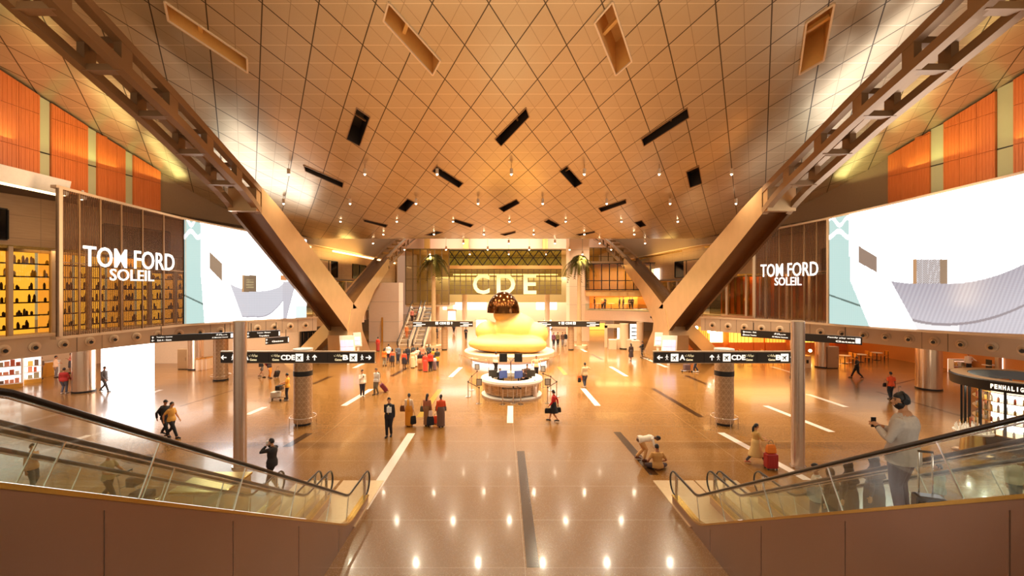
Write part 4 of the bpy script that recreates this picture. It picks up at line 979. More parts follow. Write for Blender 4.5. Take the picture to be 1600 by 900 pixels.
MB().tube([(0,0,0),(0,0,2.0)], .05, 10).build('post', M_chrome, m_)
for s in (-1, 1):
    MB().tube([(0,0,1.95),(s*.35,0,2.35)], .03, 6).build('arm', M_chrome, m_); MB().box(s*.5-.26 if s>0 else s*.5-.26, s*.5+.26, -.04, .04, 1.95, 2.5).build('screen', M_black, m_)
for k, (x, y, lb, c) in enumerate(((-.55,-.0,'blue backed desk screen left of the post',(92,112,190)),(.45,-.05,'blue backed desk screen right of the post',(92,112,190)),(-1.25,.2,'dark desk screen at the left end of the round desk',(60,50,40)),(1.3,.2,'dark desk screen at the right end of the round desk',(60,50,40)))):
    q = empty('desk_monitor', (.05+x, 29.1+y, .14), lb, 'monitor', 'screens on the round desk', R(rnd.uniform(-25, 25)))
    MB().box(-.28,.28,-.03,.02,.92,1.42).build('panel', mat('desk_screen_%d' % (k//2), c, .4), q); MB().tube([(0,0,0),(0,0,.95)], .05, 8).build('stand', M_dark, q)
# stanchions with straps
def stanchion(px, fy, label, sign=False, to=None):
    g = G(px, fy); e = empty('queue_post', g, label, 'post', 'belt barrier posts round the desk')
    MB().tube([(0,0,0),(0,0,.03)], [.19,.17], 20).build('foot', M_chrome, e, smooth='auto'); MB().tube([(0,0,.03),(0,0,1.0)], .03, 12).build('shaft', M_fascia, e, smooth='auto')
    MB().tube([(0,0,.93),(0,0,1.02)], .045, 12).build('belt_head', M_black, e)
    if sign: MB().box(-.17,.17,-.015,.015,1.08,1.5).build('notice_frame', M_dark, e, bevel=.01); MB().box(-.13,.13,-.02,-.014,1.12,1.46).build('notice_sheet', mat('notice_sheet', (196, 190, 180), .5), e); MB().tube([(0,0,1.0),(0,0,1.1)], .015, 6).build('notice_stem', M_chrome, e)
    if to is not None:
        b = G(*to)-g; MB().hexa([(0,-.005,.93),(b.x,b.y-.005,.93),(b.x,b.y+.005,.93),(0,.005,.93)], [(0,-.005,.98),(b.x,b.y-.005,.98),(b.x,b.y+.005,.98),(0,.005,.98)]).build('belt', M_black, e)
st = [((731.5,620),'left barrier post at the outer corner of its run',False,(737,610)),((737,610),'left barrier post in the middle of its run',False,(745.5,601)),((745.5,601),'left barrier post with notice, farthest from the camera',True,None),
 ((748.6,630.5),'left barrier post with notice, nearest the camera',True,(731.5,620)),((848.4,605),'right barrier post with notice, farthest from the camera',True,(860.5,610.5)),((860.5,610.5),'right barrier post in the middle of its run',False,(869.8,620)),
 ((869.8,620),'right barrier post at the outer corner of its run',False,(855.6,630)),((855.6,630),'right barrier post with blue notice, nearest the camera',True,None),
 ((785.6,632),'barrier post before the desk on its left',False,(813.6,632)),((802,630),'middle barrier post directly before the desk front',False,None),((813.6,632),'barrier post before the desk on its right',False,(802,625))]
for p, lb, sg, to in st: stanchion(p[0], p[1], lb, sg, to)

# ---- palms
def palm(x, d, label):
    e = empty('palm_tree', (x, d, 0), label, 'palm tree', 'indoor date palms'); H = 10.2
    MB().tube([(0,0,z) for z in [i*H/40 for i in range(41)]], [(.30-.10*i/40)*(1.06 if i % 2 else .97) for i in range(41)], 12).build('trunk', mat('palm_trunk', (196, 160, 116), .8, bump=.4), e, smooth=True)
    MB().lathe([(0,0),(.9,0),(.95,.35),(.8,.35),(.75,.25),(0,.25)], n=32).build('planter', M_cream, e, smooth='auto')
    M_fr = mat('palm_frond', (84, 74, 26), .9, var=.3, spec=.1)
    for k in range(42):
        a = rnd.uniform(0, 2*PI); el = rnd.uniform(-.2, 1.3); L = rnd.uniform(2.1, 2.9); mb = MB(); pts = []
        for i in range(9):
            t = i/8; r_ = L*(math.cos(el)*t*(1-.25*t)); z = H+L*(math.sin(el)*t-.85*t*t); pts.append(Vector((r_*math.cos(a), r_*math.sin(a), z)))
        mb.tube(pts, [.03-.02*i/8 for i in range(9)], 5); sd = Vector((-math.sin(a), math.cos(a), 0))
        for i in range(1, 9):
            for j in (0, .5):
                p = pts[i-1].lerp(pts[i], j+.25); t = (pts[i]-pts[i-1]).normalized(); ln = .55*(1-abs(i-4.5)/7)
                for s_ in (-1, 1):
                    tip = p+sd*s_*ln*.8+t*ln*.5+Vector((0,0,-.28*ln)); mb.add([p-t*.07, p+t*.07, tip], [(0,1,2)])
        mb.build('frond', M_fr, e)
palm(XX(677.5, 51.5), 51.5, 'date palm on the left of the glowing letters'); palm(XX(905, 51.5), 51.5, 'date palm on the right before the pale pier')

# ---- pendant downlights in rows
rows_ = [(27.9,272,[340,451,570,683,799,913,1030,1143,1255]),(32.2,318,[443,547,650,747,848,948,1047,1150]),(36.9,346,[444,532,620,708,796,884,971,1059]),(40.6,366,[599,678,756,834,913,991]),
         (43.9,380,[583,724,795,867,937,1008]),(47.5,390,[632,697,762,827,890,955]),(50.5,397,[672,734,795,853,910])]
proto = None
for r_, (d, y, pxs) in enumerate(rows_):
    z = EZ+(CY-y)/F*d
    for k, px in enumerate(pxs):
        drop = ceil_h(d)-z
        if proto is None:
            proto = empty('pendant_light', (0,0,0), 'x', 'pendant light', 'pendant downlights of the vault')
            MB().tube([(0,0,0),(0,0,.34)], .1, 14).build('housing', M_cream, proto, smooth='auto'); MB().ball((0,0,-.02), .062, n=12).build('lamp_bulb', E_bulb, proto); e = proto
            MB().tube([(0,0,.3),(0,0,1.0)], .012, 5).build('suspension_rod', M_dark, proto)
        else: e = copy_tree(proto)
        e.location = (XX(px, d), d, z); e['label'] = 'small glowing pendant downlight, %s from the left in the %s row back' % (ORD[k], ORD[r_])
        for ch in e.children:
            if ch.name.startswith('suspension'): k_ = max(.3, (drop-.28)/.7); ch.scale = (1, 1, k_); ch.location = (0,0,.3-.3*k_)
        l = lamp('SPOT', (e.location.x, d, z-.14), 1500 if r_ < 4 else 900, (1, .84, .58), .11, spot=142, blend=1)
# nearer downlights of the vault, as spot lamps without fixtures
for d in (9, 14, 19, 23.5):
    for k in range(7): lamp('SPOT', ((k-3)*5.2+(2.6 if int(d) % 2 else 0), d, ceil_h(d)-.6), 200, (1, .80, .5), .1, spot=100, blend=.8)

# ---- beneath the left mezzanine
def lamp_under(x, y, e_, c, sx, sy): lamp('AREA', (x, y, 3.4), e_, c, sx, (0, 0, 0), sy)
lamp_under(-31, 24, 300, (1, .92, .88), 8, 10); lamp_under(-29, 36, 300, (1, .84, .72), 10, 6); lamp_under(-23, 38, 120, (1, .72, .5), 5, 4)
a, b = G(158, 609), G(240, 604)
o = tag(MB().ribbon([(a.x, a.y), (b.x, b.y)], 0, 3.5, .15).build('light_box', mat('glowing_white_wall', (255, 248, 244), emit=3.4)), 'large glowing white wall panel under the left mezzanine', 'light panel')
def plain_column(px, fy, r, h, label, m, ring=False):
    g = G(px, fy); e = empty('round_column', g, label, 'column', 'plain columns under the mezzanine')
    MB().tube([(0,0,0),(0,0,h)], r, 32).build('shaft', m, e, smooth='auto'); MB().tube([(0,0,0),(0,0,.12)], r+.02, 32).build('skirting', M_dark, e, smooth='auto')
    if ring:
        MB().tube([(r*1.4*math.cos(a), r*1.4*math.sin(a), .4) for a in [2*PI*i/32 for i in range(33)]], .025, 6, cap=False).build('guard_rail', M_chrome, e)
M_colsteel = mat('column_steel', (216, 186, 156), .22, .8, var=.08)
plain_column(131, 612, .62, 3.55, 'broad column by the shop on the far left', M_colsteel); plain_column(306, 577, .58, 3.55, 'steel column beside the bronze slab under the left mezzanine', M_colsteel)
plain_column(345, 594, .5, 3.55, 'column with guard rail behind the left pole', M_lattice, True)
plain_column(1284, 574, .52, 3.55, 'steel column beside the grey slab under the right mezzanine', M_colsteel); plain_column(1451, 608, .7, 3.55, 'broad pale steel column on the right, nearest the round kiosk', M_colsteel)
plain_column(1239, 590, .2, 3.55, 'thin column right behind the right pole', M_colsteel, True)
plain_column(975, 545, .5, 2.9, 'column at the far right shop with white counter', M_cream); plain_column(1000, 541, .4, 2.9, 'slim column beside the bright shoe wall', M_cream)
def slab(px0, px1, fy, h, label, m, t=.5):
    a, b = G(px0, fy), G(px1, fy); e = empty('service_cabinet', ((a.x+b.x)/2, a.y, 0), label, 'cabinet'); L = abs(b.x-a.x)/2
    MB().box(-L, L, 0, t, .06, h).build('body', m, e, bevel=.02); MB().box(-L+.03, L-.03, .03, t, 0, .06).build('plinth', M_dark, e); MB().box(-L*.9, L*.9, -.015, 0, .2, h-.15).build('door', m, e)
    MB().tube([(L*.7,-.05,h*.45),(L*.7,-.05,h*.6)], .02, 6).build('handle', M_chrome, e)
slab(277, 293, 577.5, 1.75, 'bronze service slab left of the steel column', M_steel); slab(1293, 1311, 576, 1.9, 'grey brown slab beside the right steel column', mat('slab_brown', (150, 116, 90), .4))
for k, px in enumerate((314, 320.5, 327)):
    g = G(px, 578-k); e = empty('entry_gate', g, 'small gold topped entry gate, %s from the left near the steel column' % ORD[k], 'gate', 'entry gates under the left mezzanine')
    MB().box(-.12,.12,-.5,.5,0,.95).build('cabinet', M_cream, e, bevel=.02); MB().box(-.14,.14,-.52,.52,.95,1.02).build('top', M_gold, e); MB().box(.12,.2,-.02,.02,.3,.9).build('flap', M_glassg, e)
for k, px in enumerate((1246, 1258)):
    g = G(px, 574); e = empty('counter_unit', g, ('wooden topped counter behind the right pole', 'pale ticket counter next to the right steel column')[k], 'counter')
    MB().box(-.32,.32,-.3,.3,0,1.0).build('body', M_cream if k else M_clad, e); MB().box(-.36,.36,-.34,.34,1.0,1.05).build('top', M_gold, e); MB().box(-.1,.1,-.31,-.3,.4,.7).build('panel', M_dark, e)
for k in range(4):
    g = G(474+k*7, 544); e = empty('display_monitor', g, 'tall dark display panel, %s in the row before the left leg' % ORD[k], 'panel', 'row of dark panels by the left leg')
    MB().hexa([(-.24,0,.1),(.24,0,.1),(.24,.12,.1),(-.24,.12,.1)], [(-.34,.3,2.0),(.14,.3,2.0),(.14,.42,2.0),(-.34,.42,2.0)]).build('screen', M_black, e); MB().box(-.3,.3,0,.4,0,.1).build('foot', M_chrome, e); MB().box(-.03,.03,.1,.16,.1,1.8).build('frame_edge', M_chrome, e)
# shop units on the far left
M_prod = [mat('product_%d' % i, c, .5) for i, c in enumerate(((236,150,110),(240,220,200),(200,90,50),(170,150,110),(120,90,70),(250,190,90)))]
def shop_unit(px0, px1, fy0, fy1, h, label, lit, rows=3):
    a, b = G(px0, fy0), G(px1, fy1); L = (b-a).length; ang = math.atan2(b.y-a.y, b.x-a.x)
    e = empty('shop_display', a, label, 'shop display', None, ang)
    MB().box(0,L,.5,.55,0,h).build('back_panel', lit, e); MB().box(0,L,-.02,.5,0,.28).build('plinth', M_gold, e); MB().box(0,L,0,.5,h-.12,h).build('canopy', M_white, e)
    for x in (0, L-.05): MB().box(x,x+.05,0,.5,.28,h-.12).build('side_panel', M_white, e)
    for r_ in range(rows):
        z = .32+r_*(h-.6)/rows; MB().box(.05,L-.05,.02,.5,z-.04,z).build('shelf', M_white, e); x = .2; k = 0
        g_ = MB(); mi = 0
        while x < L-.25:
            w_ = .16+rnd.random()*.12; hh = .2+rnd.random()*.25; g_.box(x,x+w_,.15,.35,z,z+hh,rnd.randrange(6)); x += w_+.06
        tag(g_.build('shelf_goods', M_prod, e), kind='stuff')
shop_unit(-40, 34, 612, 605, 3.0, 'brightly lit glass cosmetics case at the far left edge of the hall', E_soft, 4)
shop_unit(37, 65, 600, 597, 2.0, 'lower white lit product shelf beside the far left shop case', E_soft, 3)
shop_unit(35, 100, 578, 572, 3.2, 'white back wall shelves of the far left shop', E_soft, 4)
for k, (px, fy) in enumerate(((71, 588), (80, 586))):
    g = G(px, fy); e = empty('shop_counter', g, ('orange fronted sales counter in the left shop', 'white sales counter in the left shop')[k], 'counter')
    MB().box(-.3,.3,-.2,.4,0,1.1).build('body', M_gold if k == 0 else M_white, e); MB().box(-.34,.34,-.24,.44,1.1,1.16).build('top', M_white, e)
# ---- beneath the right mezzanine: amber restaurant
lamp_under(26, 43, 420, (1, .50, .16), 9, 6); lamp_under(31, 33, 200, (1, .66, .36), 8, 8); lamp_under(32, 24, 200, (1, .8, .66), 8, 6)
struct(MB().box(18.5,37.5,50,50.3,0,3.5).build('wall_restaurant_back', mat('restaurant_back', (236, 140, 62), .5, bump=.3, scale=2.2, var=.45)))
for k, (px, w_, c) in enumerate(((1096,.7,E_orange),(1120,.7,E_warm),(1158,1.3,E_gold),(1186,.55,E_orange),(1212,1.1,E_orange),(1262,1.2,E_gold),(1330,1.7,E_orange),(1368,.9,mat('amber_dim',(200,110,40),emit=.8)))):
    x = XX(px, 49.5); e = empty('light_box', (x, 49.5, 0), 'amber lit restaurant panel, %s from the left along the back wall' % ORD[k], 'light panel', 'amber restaurant panels')
    MB().box(-w_,w_,0,.1,.9,3.2).build('glowing_panel', c, e); MB().box(-w_-.05,w_+.05,.02,.12,3.2,3.3).build('head', M_dark, e); MB().box(-w_-.05,w_+.05,-.05,.12,0,.9).build('base_panel', M_wood, e)
    for q in range(-3, 4): MB().box(q*w_/3.2-.02,q*w_/3.2+.02,-.02,0,.9,3.2).build('lattice_bar', M_wood, e)
def chair(x, y, rz, label, z=0, m=None):
    e = empty('dining_chair', (x, y, z), label, 'chair', 'restaurant chairs', rz); m = m or M_gold
    MB().box(-.22,.22,-.22,.22,.42,.48).build('seat', m, e, bevel=.02); MB().box(-.22,.22,.19,.24,.55,.95).build('backrest', m, e, bevel=.02)
    for a in (-.19,.19):
        for b in (-.19,.19): MB().box(a-.02,a+.02,b-.02,b+.02,0,.42 if b < 0 else .9).build('leg', M_dark, e)
def table(x, y, label, z=0):
    e = empty('dining_table', (x, y, z), label, 'table', 'restaurant tables')
    MB().tube([(0,0,.72),(0,0,.76)], .45, 24).build('tabletop', M_cream, e, smooth='auto'); MB().tube([(0,0,0),(0,0,.72)], .04, 8).build('pedestal', M_dark, e); MB().tube([(0,0,0),(0,0,.03)], .25, 16).build('foot', M_dark, e)
side_w = ['west', 'east']
for k, (px, fy) in enumerate(((1105,562),(1140,565),(1175,565),(1208,568),(1320,572),(1345,570),(1370,567),(1395,562))):
    g = G(px, fy-4); near = ['behind the right gate sign, first','behind the right gate sign, second','behind the right gate sign, third','just left of the right pole','right of the grey brown slab','beneath the right end of the hanging sign','behind the striding man','farthest to the right'][k]
    table(g.x, g.y, 'round table %s in the amber seating' % near)
    chair(g.x-.75, g.y, R(90), 'gold chair left of the table %s' % near); chair(g.x+.75, g.y, R(-90), 'gold chair right of the table %s' % near)
for k, (px, py, d) in enumerate(((1088,512,44),(1108,518,44),(1116,516,46),(1121,526,42),(1266,548,44))):
    p = P(px, py, d); e = empty('globe_lamp', p, 'glowing globe lamp in the amber restaurant, %s from the left' % ORD[k], 'lamp', 'restaurant globe lamps'); MB().ball((0,0,0), .16).build('globe', E_bulb if k < 3 else E_warm, e); MB().tube([(0,0,.1),(0,0,3.5-p.z)], .01, 4).build('cord', M_dark, e)
# right shops and white doors
shop_unit(1490, 1600, 583, 585, 1.1, 'pink lit low shop counter under the right mezzanine', mat('pink_soft', (255, 214, 190), emit=1.0), 2)
for k, px in enumerate((1577,)):
    g = G(px, 592); e = empty('light_box', g, ('white glowing poster box with yellow flower at the right edge', 'second white glowing box beyond the right edge')[k], 'light box')
    MB().box(-.55,.55,0,.2,.2,3.3).build('glowing_panel', E_white, e)
    for s in (-1, 1): MB().box(s*.7-.14,s*.7+.14,-.02,.25,0,3.5).build('side_frame', M_dark if s > 0 else M_fascia, e)
e = empty('side_table', G(1553, 590), 'small dark framed display stand under the right mezzanine', 'display stand')
for a in (-.4, .4): MB().box(a-.03,a+.03,-.2,.2,0,1.4).build('leg', M_dark, e)
MB().box(-.7,.45,-.25,.25,.95,1.0).build('top', M_white, e); MB().box(-.4,.4,-.2,.2,.45,.5).build('shelf', M_dark, e)
# ---- round perfume kiosk
kx, ky = 22.75, 19.8
e = empty('perfume_kiosk', (kx, ky, 0), 'round black perfume kiosk with lettered canopy at the right edge', 'kiosk')
MB().lathe([(1.72,2.62),(2.3,2.56),(2.34,2.98),(2.3,3.02),(1.7,3.02),(1.72,2.62)], n=72).build('canopy', M_dark, e, smooth='auto')
MB().lathe([(2.28,3.025),(1.72,3.025)], n=72).build('canopy_top', M_fascia, e)
MB().lathe([(1.95,0),(1.95,.55),(1.6,.58),(0,.58)], n=64).build('base_cabinet', M_dark, e, smooth='auto'); MB().lathe([(0,.585),(1.98,.585),(1.98,.63),(0,.63)], n=64).build('counter', M_brass, e, smooth='auto')
for k in range(14):
    a = 2*PI*k/14; MB().box(-.04,.04,-.04,.04,.6,2.62).build('post', M_black, e, loc=(1.9*math.cos(a),1.9*math.sin(a),0), rz=a)
MB().lathe([(.95,.6),(.95,2.6)], n=32).build('glowing_core', E_soft, e)
for q, z in enumerate((1.05, 1.5, 1.95, 2.35)):
    MB().lathe([(.95,z),(1.55,z),(1.55,z+.03),(.95,z+.03)], n=48).build('glass_shelf', M_brass, e)
for q, z in enumerate((.63, 1.08, 1.53, 1.98)):
    g_ = MB()
    for k in range(34):
        a = 2*PI*k/34; r_ = 1.4 if q else 1.6; x, y = r_*math.cos(a), r_*math.sin(a); h_ = .12+rnd.random()*.14
        g_.tube([(x,y,z),(x,y,z+h_)], .045, 6, rnd.randrange(6)); g_.tube([(x,y,z+h_),(x,y,z+h_+.05)], .02, 6, 4)
    tag(g_.build('perfume_bottles', M_prod, e), kind='stuff')
M_kt = mat('kiosk_lettering', (255, 232, 200), emit=1.6)
for i, ch in enumerate("PENHALIGON'S"):
    a = R(199+i*3.0); text_mesh('raised_letter', ch, M_kt, e, (2.35*math.cos(a), 2.35*math.sin(a), 2.68 if ch != "'" else 2.78), .085 if ch not in "I'" else .03, .19 if ch != "'" else .07, a+PI/2, .03, .01)
for k in range(6): lamp('POINT', (kx+1.7*math.cos(k*1.047), ky+1.7*math.sin(k*1.047), 2.45), 16, WARM, .05)
e = empty('bottle_table', (19.35, 18.7, 0), 'round pedestal table crowded with white perfume bottles beside the kiosk', 'table')
MB().lathe([(0,0),(.62,0),(.64,.07),(.35,.1),(0,.1)], n=40).build('base_ring', M_chrome, e, smooth='auto'); MB().lathe([(0,.1),(.42,.1),(.36,.9),(0,.9)], n=32).build('ribbed_pedestal', M_brass, e, smooth='auto'); MB().lathe([(0,.9),(.62,.9),(.62,.96),(0,.96)], n=40).build('tabletop', M_white, e, smooth='auto')
for k in range(26):
    a = 2*PI*k/16 if k < 16 else 2*PI*k/10; r_ = .52 if k < 16 else .3; b_ = MB().tube([(0,0,0),(0,0,.17)], .035, 8).tube([(0,0,.17),(0,0,.24)], .014, 6)
    o = b_.build('perfume_bottle', mat('white_bottle', (255, 250, 240), .2), loc=(19.35+r_*math.cos(a), 18.7+r_*math.sin(a), .96)); tag(o, 'white perfume bottle on the round pedestal table by the kiosk', 'bottle', 'white bottles on the pedestal table')
# ---- far right shop row
lamp('AREA', (14, 60, 2.7), 220, (1, .7, .4), 6, (0,0,0), 4)
for k, (px0, px1, fy) in enumerate(((985, 994, 540), (995, 1003.5, 541))):
    a, b = G(px0, fy), G(px1, fy); e = empty('shoe_wall', a, ('bright white shelf wall with goods in the far right shop, left half', 'bright white shelf wall with goods in the far right shop, right half')[k], 'shop display')
    L = b.x-a.x; MB().box(0,L,0,.1,.6,2.6).build('glowing_panel', E_white, e)
    for q in range(4): MB().box(0,L,-.25,0,.7+q*.45,.74+q*.45).build('shelf', M_cream, e); MB().box(L*.1,L*.9,-.2,-.05,.74+q*.45,.86+q*.45).build('goods', M_dark, e)
for k, (px, fy) in enumerate(((958, 546), (970, 545), (985, 546), (994, 548))):
    g = G(px, fy); e = empty('shop_counter', g, 'pale boxy counter of the far right shop, %s from the left' % ORD[k], 'counter', 'far right shop counters'); MB().box(-.4,.4,0,.6,0,1.05).build('body', M_cream, e); MB().box(-.42,.42,-.02,.62,1.05,1.12).build('top', M_white, e)
e = empty('shop_portal', G(963, 543), 'white framed glowing portal of the far right shop', 'portal')
MB().box(-1.3,-1.05,0,.4,0,2.6).build('jamb', M_cream, e); MB().box(1.05,1.3,0,.4,0,2.6).build('jamb', M_cream, e); MB().box(-1.3,1.3,0,.4,2.3,2.7).build('lintel', M_cream, e); MB().box(.2,1.0,.3,.35,.5,2.3).build('glowing_panel', E_soft, e)
# far ground floor glows and shop blocks beneath the glass bridge
for k, (px0, px1, y0, y1, c, lb) in enumerate(((700,712,486,500,E_soft,'white lit far shopfront left of the sculpture'),(744,760,500,520,E_soft,'bright far shop panel just left of the sculpture'),(850,862,500,514,E_soft,'bright far shop panel just right of the sculpture'),
     (664,690,512,530,mat('far_shop_orange',(255,190,130),emit=.9),'orange lit far shop beneath the left distant sign'),(862,886,515,527,E_soft,'bright far shop beneath the right distant sign'),(921,945,505,516,E_gold,'golden far shop under the right gallery'))):
    d = 74; a, b = XX(px0, d), XX(px1, d); e = empty('shop_display', (a, d, 0), lb, 'shopfront'); z1, z0 = EZ-(y0-CY)/F*d, max(.05, EZ-(y1-CY)/F*d)
    MB().box(0,b-a,0,.1,z0,z1).build('glowing_panel', c, e); MB().box(-.1,0,-.1,.2,0,z1+.1).build('jamb', M_cream, e); MB().box(b-a,b-a+.1,-.1,.2,0,z1+.1).build('jamb', M_cream, e); MB().box(-.1,b-a+.1,-.1,.2,z1,z1+.3).build('header', M_cream, e)

# ================================================================== PEOPLE
SKIN = {'brown': mat('skin_brown', (176, 112, 70), .55), 'tan': mat('skin_tan', (206, 144, 100), .55), 'dark': mat('skin_dark', (104, 64, 42), .55), 'fair': mat('skin_fair', (234, 184, 148), .55)}
HAIR = mat('black_hair', (26, 18, 14), .5, bump=.4, scale=60); GREY = mat('grey_hair', (206, 176, 140), .7)
def cloth(c):
    return mat('cloth_%d_%d_%d' % c, c, .8, var=.12, scale=30, bump=.15)
ARM = {'down': (.028,.02,-.312), 'fore': (.02,.13,-.27), 'back': (.03,-.11,-.275), 'phone': (-.06,.17,-.06), 'hold': (-.06,.16,-.15), 'cart': (.0,.22,-.16), 'carry': (.045,.01,-.31), 'reach': (.16,.12,-.18),
       'face': (-.07,.12,.055), 'cross': (-.10,.12,-.13), 'point': (.2,.2,-.10), 'pull': (.05,-.20,-.235), 'ground': (.0,.20,-.24), 'knee': (.06,.14,-.2), 'chest': (-.09,.13,-.09)}
def ik(a, b, l1, l2, hint):
    v = b-a; D_ = v.length; mx = (l1+l2)*.999
    if D_ > mx: b = a+v*(mx/D_); v = b-a; D_ = mx
    t = v/D_; x = (l1*l1-l2*l2+D_*D_)/(2*D_); h_ = math.sqrt(max(0, l1*l1-x*x)); n = hint-t*t.dot(hint)
    n = n.normalized() if n.length > 1e-4 else t.orthogonal().normalized(); return a+t*x+n*h_, b
def person(px, fy, label, h=1.72, face=180, top=(200,200,200), bottom=(40,40,50), skin='brown', kind='trousers', sleeve='long', stride=0, arms=('down','down'), hair='short', lean=0, pos=None,
           legs=None, pz=.53, shoes=(30,24,22), turn=0, tie=None, scarf=None, hem=None, wide=1.0, group=None, extra=None, det=None, hemtop=-.045, tilt=0, child=1):
    g = pos if pos is not None else G(px, fy); g = Vector(g); dist = g.y
    vx = det or (.010 if dist < 16 else (.013 if dist < 32 else .02)); V = Vector; cl, sl = math.cos(R(lean)), math.sin(R(lean))
    pel = V((0, 0, pz)); 
    def B(x, f, u): return (pel+V((x, cl*f+sl*u, -sl*f+cl*u)))*h
    def Bv(x, f, u): return V((x, cl*f+sl*u, -sl*f+cl*u))*h
    sk = {}
    if not legs: pz = pz-.055*stride*stride; pel = V((0, 0, pz))
    root_name = 'person'
    body = MB()
    # torso, neck, head
    tor = [(-.035,.080,.058),(.02,.092,.066),(.09,.078,.056),(.16,.088,.062),(.225,.098,.062),(.268,.082,.052),(.295,.042,.040)]
    def torso(mb, k, lo=-1, hi=9, dx=0, wb=1.0):
        q = [t for t in tor if lo <= t[0] <= hi]; mb.tube([B(0, (-.012 if t[0] > .2 else 0), t[0]) for t in q], [(t[1]*k*wide+dx)*h*(wb if t[0] < .1 else 1) for t in q], 16, ry=[(t[2]*k*wide+dx)*h*(wb if t[0] < .1 else 1) for t in q], ref=(1,0,0), dome=True)
    torso(body, .94)
    hd = B(0, .012, .402); tq = R(turn)
    def H_(x, f, u):   # head-local
        return hd+V((x*math.cos(tq)+f*math.sin(tq), 0, 0))*h+V((0, -x*math.sin(tq)+f*math.cos(tq), 0))*h+V((0, 0, u))*h if abs(lean) < 30 else hd+Bv(x, f, u)
    body.tube([B(0,-.008,.26), B(0,.0,.345), hd+V((0,0,-.01))*h], [.034*h,.029*h,.03*h], 10, dome=True)
    hb = MB().ball((0,0,0), .043, .053, .064, 18, mod=lambda v: V((v.x*(1-.22*max(0,-v.z)), v.y*(1-.08*max(0,-v.z))+.10*max(0,-v.z), v.z)))
    body.add([H_(*v) for v in hb.v], hb.f)
    body.tube([H_(0,.050,.012), H_(0,.062,-.010), H_(0,.055,-.016)], [.005*h,.009*h,.008*h], 8, dome=True)     # nose
    body.tube([H_(-.014,.052,-.034), H_(.014,.052,-.034)], .005*h, 6, dome=True)                               # mouth
    for s in (-1, 1): body.tube([H_(s*.042,-.002,.008), H_(s*.046,-.004,-.014)], [.009*h,.007*h], 8, dome=True) # ears
    # arms
    J = {}
    for s, key in ((-1, arms[0]), (1, arms[1])):
        a = ARM[key] if isinstance(key, str) else key; sh_ = B(s*.098*wide, -.01, .262)
        el, wr = ik(sh_, sh_+Bv(s*a[0], a[1], a[2]), .165*h, .15*h, Bv(s*.55, -.6, -.45))
        J[s] = (sh_, el, wr, a)
        body.tube([B(s*.06,-.01,.255), sh_, sh_.lerp(el,.5), el, el.lerp(wr,.35), wr], [.034*h,.033*h,.029*h,.0235*h,.024*h,.0155*h], 10, dome=True)
        # hand: palm, four fingers, thumb
        fd = (wr-el).normalized(); side = fd.cross(V((0,0,1)) if abs(fd.z) < .8 else V((0,1,0))).normalized(); nrm_ = side.cross(fd)
        if abs(fd.z) >= .8: side, nrm_ = V((0,1,0))-fd*fd.y, V((-s,0,0)); side.normalize()
        else: side = side*(-s); nrm_ = V((0,0,-1))-fd*fd.dot(V((0,0,-1))); nrm_.normalize()
        q = h/1.72; body.tube([wr-fd*.01*q, wr+fd*.04*q, wr+fd*.085*q], [.026*q,.040*q,.040*q], 10, ry=[.019*q,.016*q,.014*q], ref=side, dome=True)
        fr = max(.0088*q, vx*.75); curl = .55 if key in ('down','fore','back') else 1.1
        for i, ln in enumerate((.072,.082,.076,.060)):
            b0 = wr+fd*.088*q+side*(.03-.02*i)*q; d1 = (fd+nrm_*curl*.5).normalized(); d2 = (fd+nrm_*curl*1.6).normalized()
            body.tube([b0-fd*.01*q, b0+d1*ln*.5*q, b0+d1*ln*.5*q+d2*ln*.5*q], [fr,fr*.95,fr*.8], 6, dome=True)
        b0 = wr+fd*.03*q+side*.036*q; d1 = (fd*.7+side*.6+nrm_*.4).normalized(); body.tube([b0-side*.012*q, b0+d1*.035*q, b0+d1*.035*q+(fd+nrm_*.5).normalized()*.028*q], [fr*1.25,fr*1.1,fr*.85], 6, dome=True)
    # legs
    Lg = {}
    for s in (-1, 1):
        hip = pel*h+V((s*.050*wide*h, 0, -.01*h))
        if legs: kn, an, toe = [V(v)*h for v in legs[0 if s < 0 else 1]]; 
        else:
            st_ = stride*s; an = V((s*.045*h, -.0+st_*.5*h*.5, .045*h+(.03*h if st_ < 0 else 0)*min(1, abs(stride)*3))); kn, an = ik(hip, an, .2395*h, .2395*h, V((0, 1, 0)))
            toe = an+V((s*.012*h, .10*h, -.03*h if st_ >= 0 else -.045*h))
            if toe.z < .014*h: toe.z = .014*h
        Lg[s] = (hip, kn, an, toe)
        body.tube([hip+V((0,0,.01*h)), hip.lerp(kn,.3), kn, kn.lerp(an,.3), an], [.054*h*wide,.052*h*wide,.032*h,.033*h,.021*h], 12, dome=True)
        heel = an+(an-toe).normalized()*.025*h; heel.z = max(an.z-.03*h, .016*h) if not legs else an.z-.01*h
        body.tube([heel, an.lerp(toe,.5), toe], [.018*h,.023*h,.018*h], 8, ry=[.014*h,.015*h,.010*h], ref=(1,0,0), dome=True)
    o = body.build(root_name, SKIN[skin], smooth=True); o.location = g; o.rotation_euler = (0, 0, -R(face)); tag(o, label, 'person', group)
    def rm(ob, v=vx, sm_=3):
        m1 = ob.modifiers.new('remesh', 'REMESH'); m1.mode = 'VOXEL'; m1.voxel_size = v; m1.use_smooth_shade = True; m2 = ob.modifiers.new('smooth', 'SMOOTH'); m2.iterations = sm_; m2.factor = .5
    rm(o, vx, 2)
    def part(mb, name, m, v=vx*1.3, remesh=True):
        p = mb.build(name, m, o, smooth=True)
        if remesh: rm(p, v)
        return p
    # clothing
    T = cloth(top); Bm = cloth(bottom)
    mb = MB(); dx = .012 if kind != 'suit' else .016
    low = hemtop if kind in ('trousers', 'suit', 'shorts') else .03
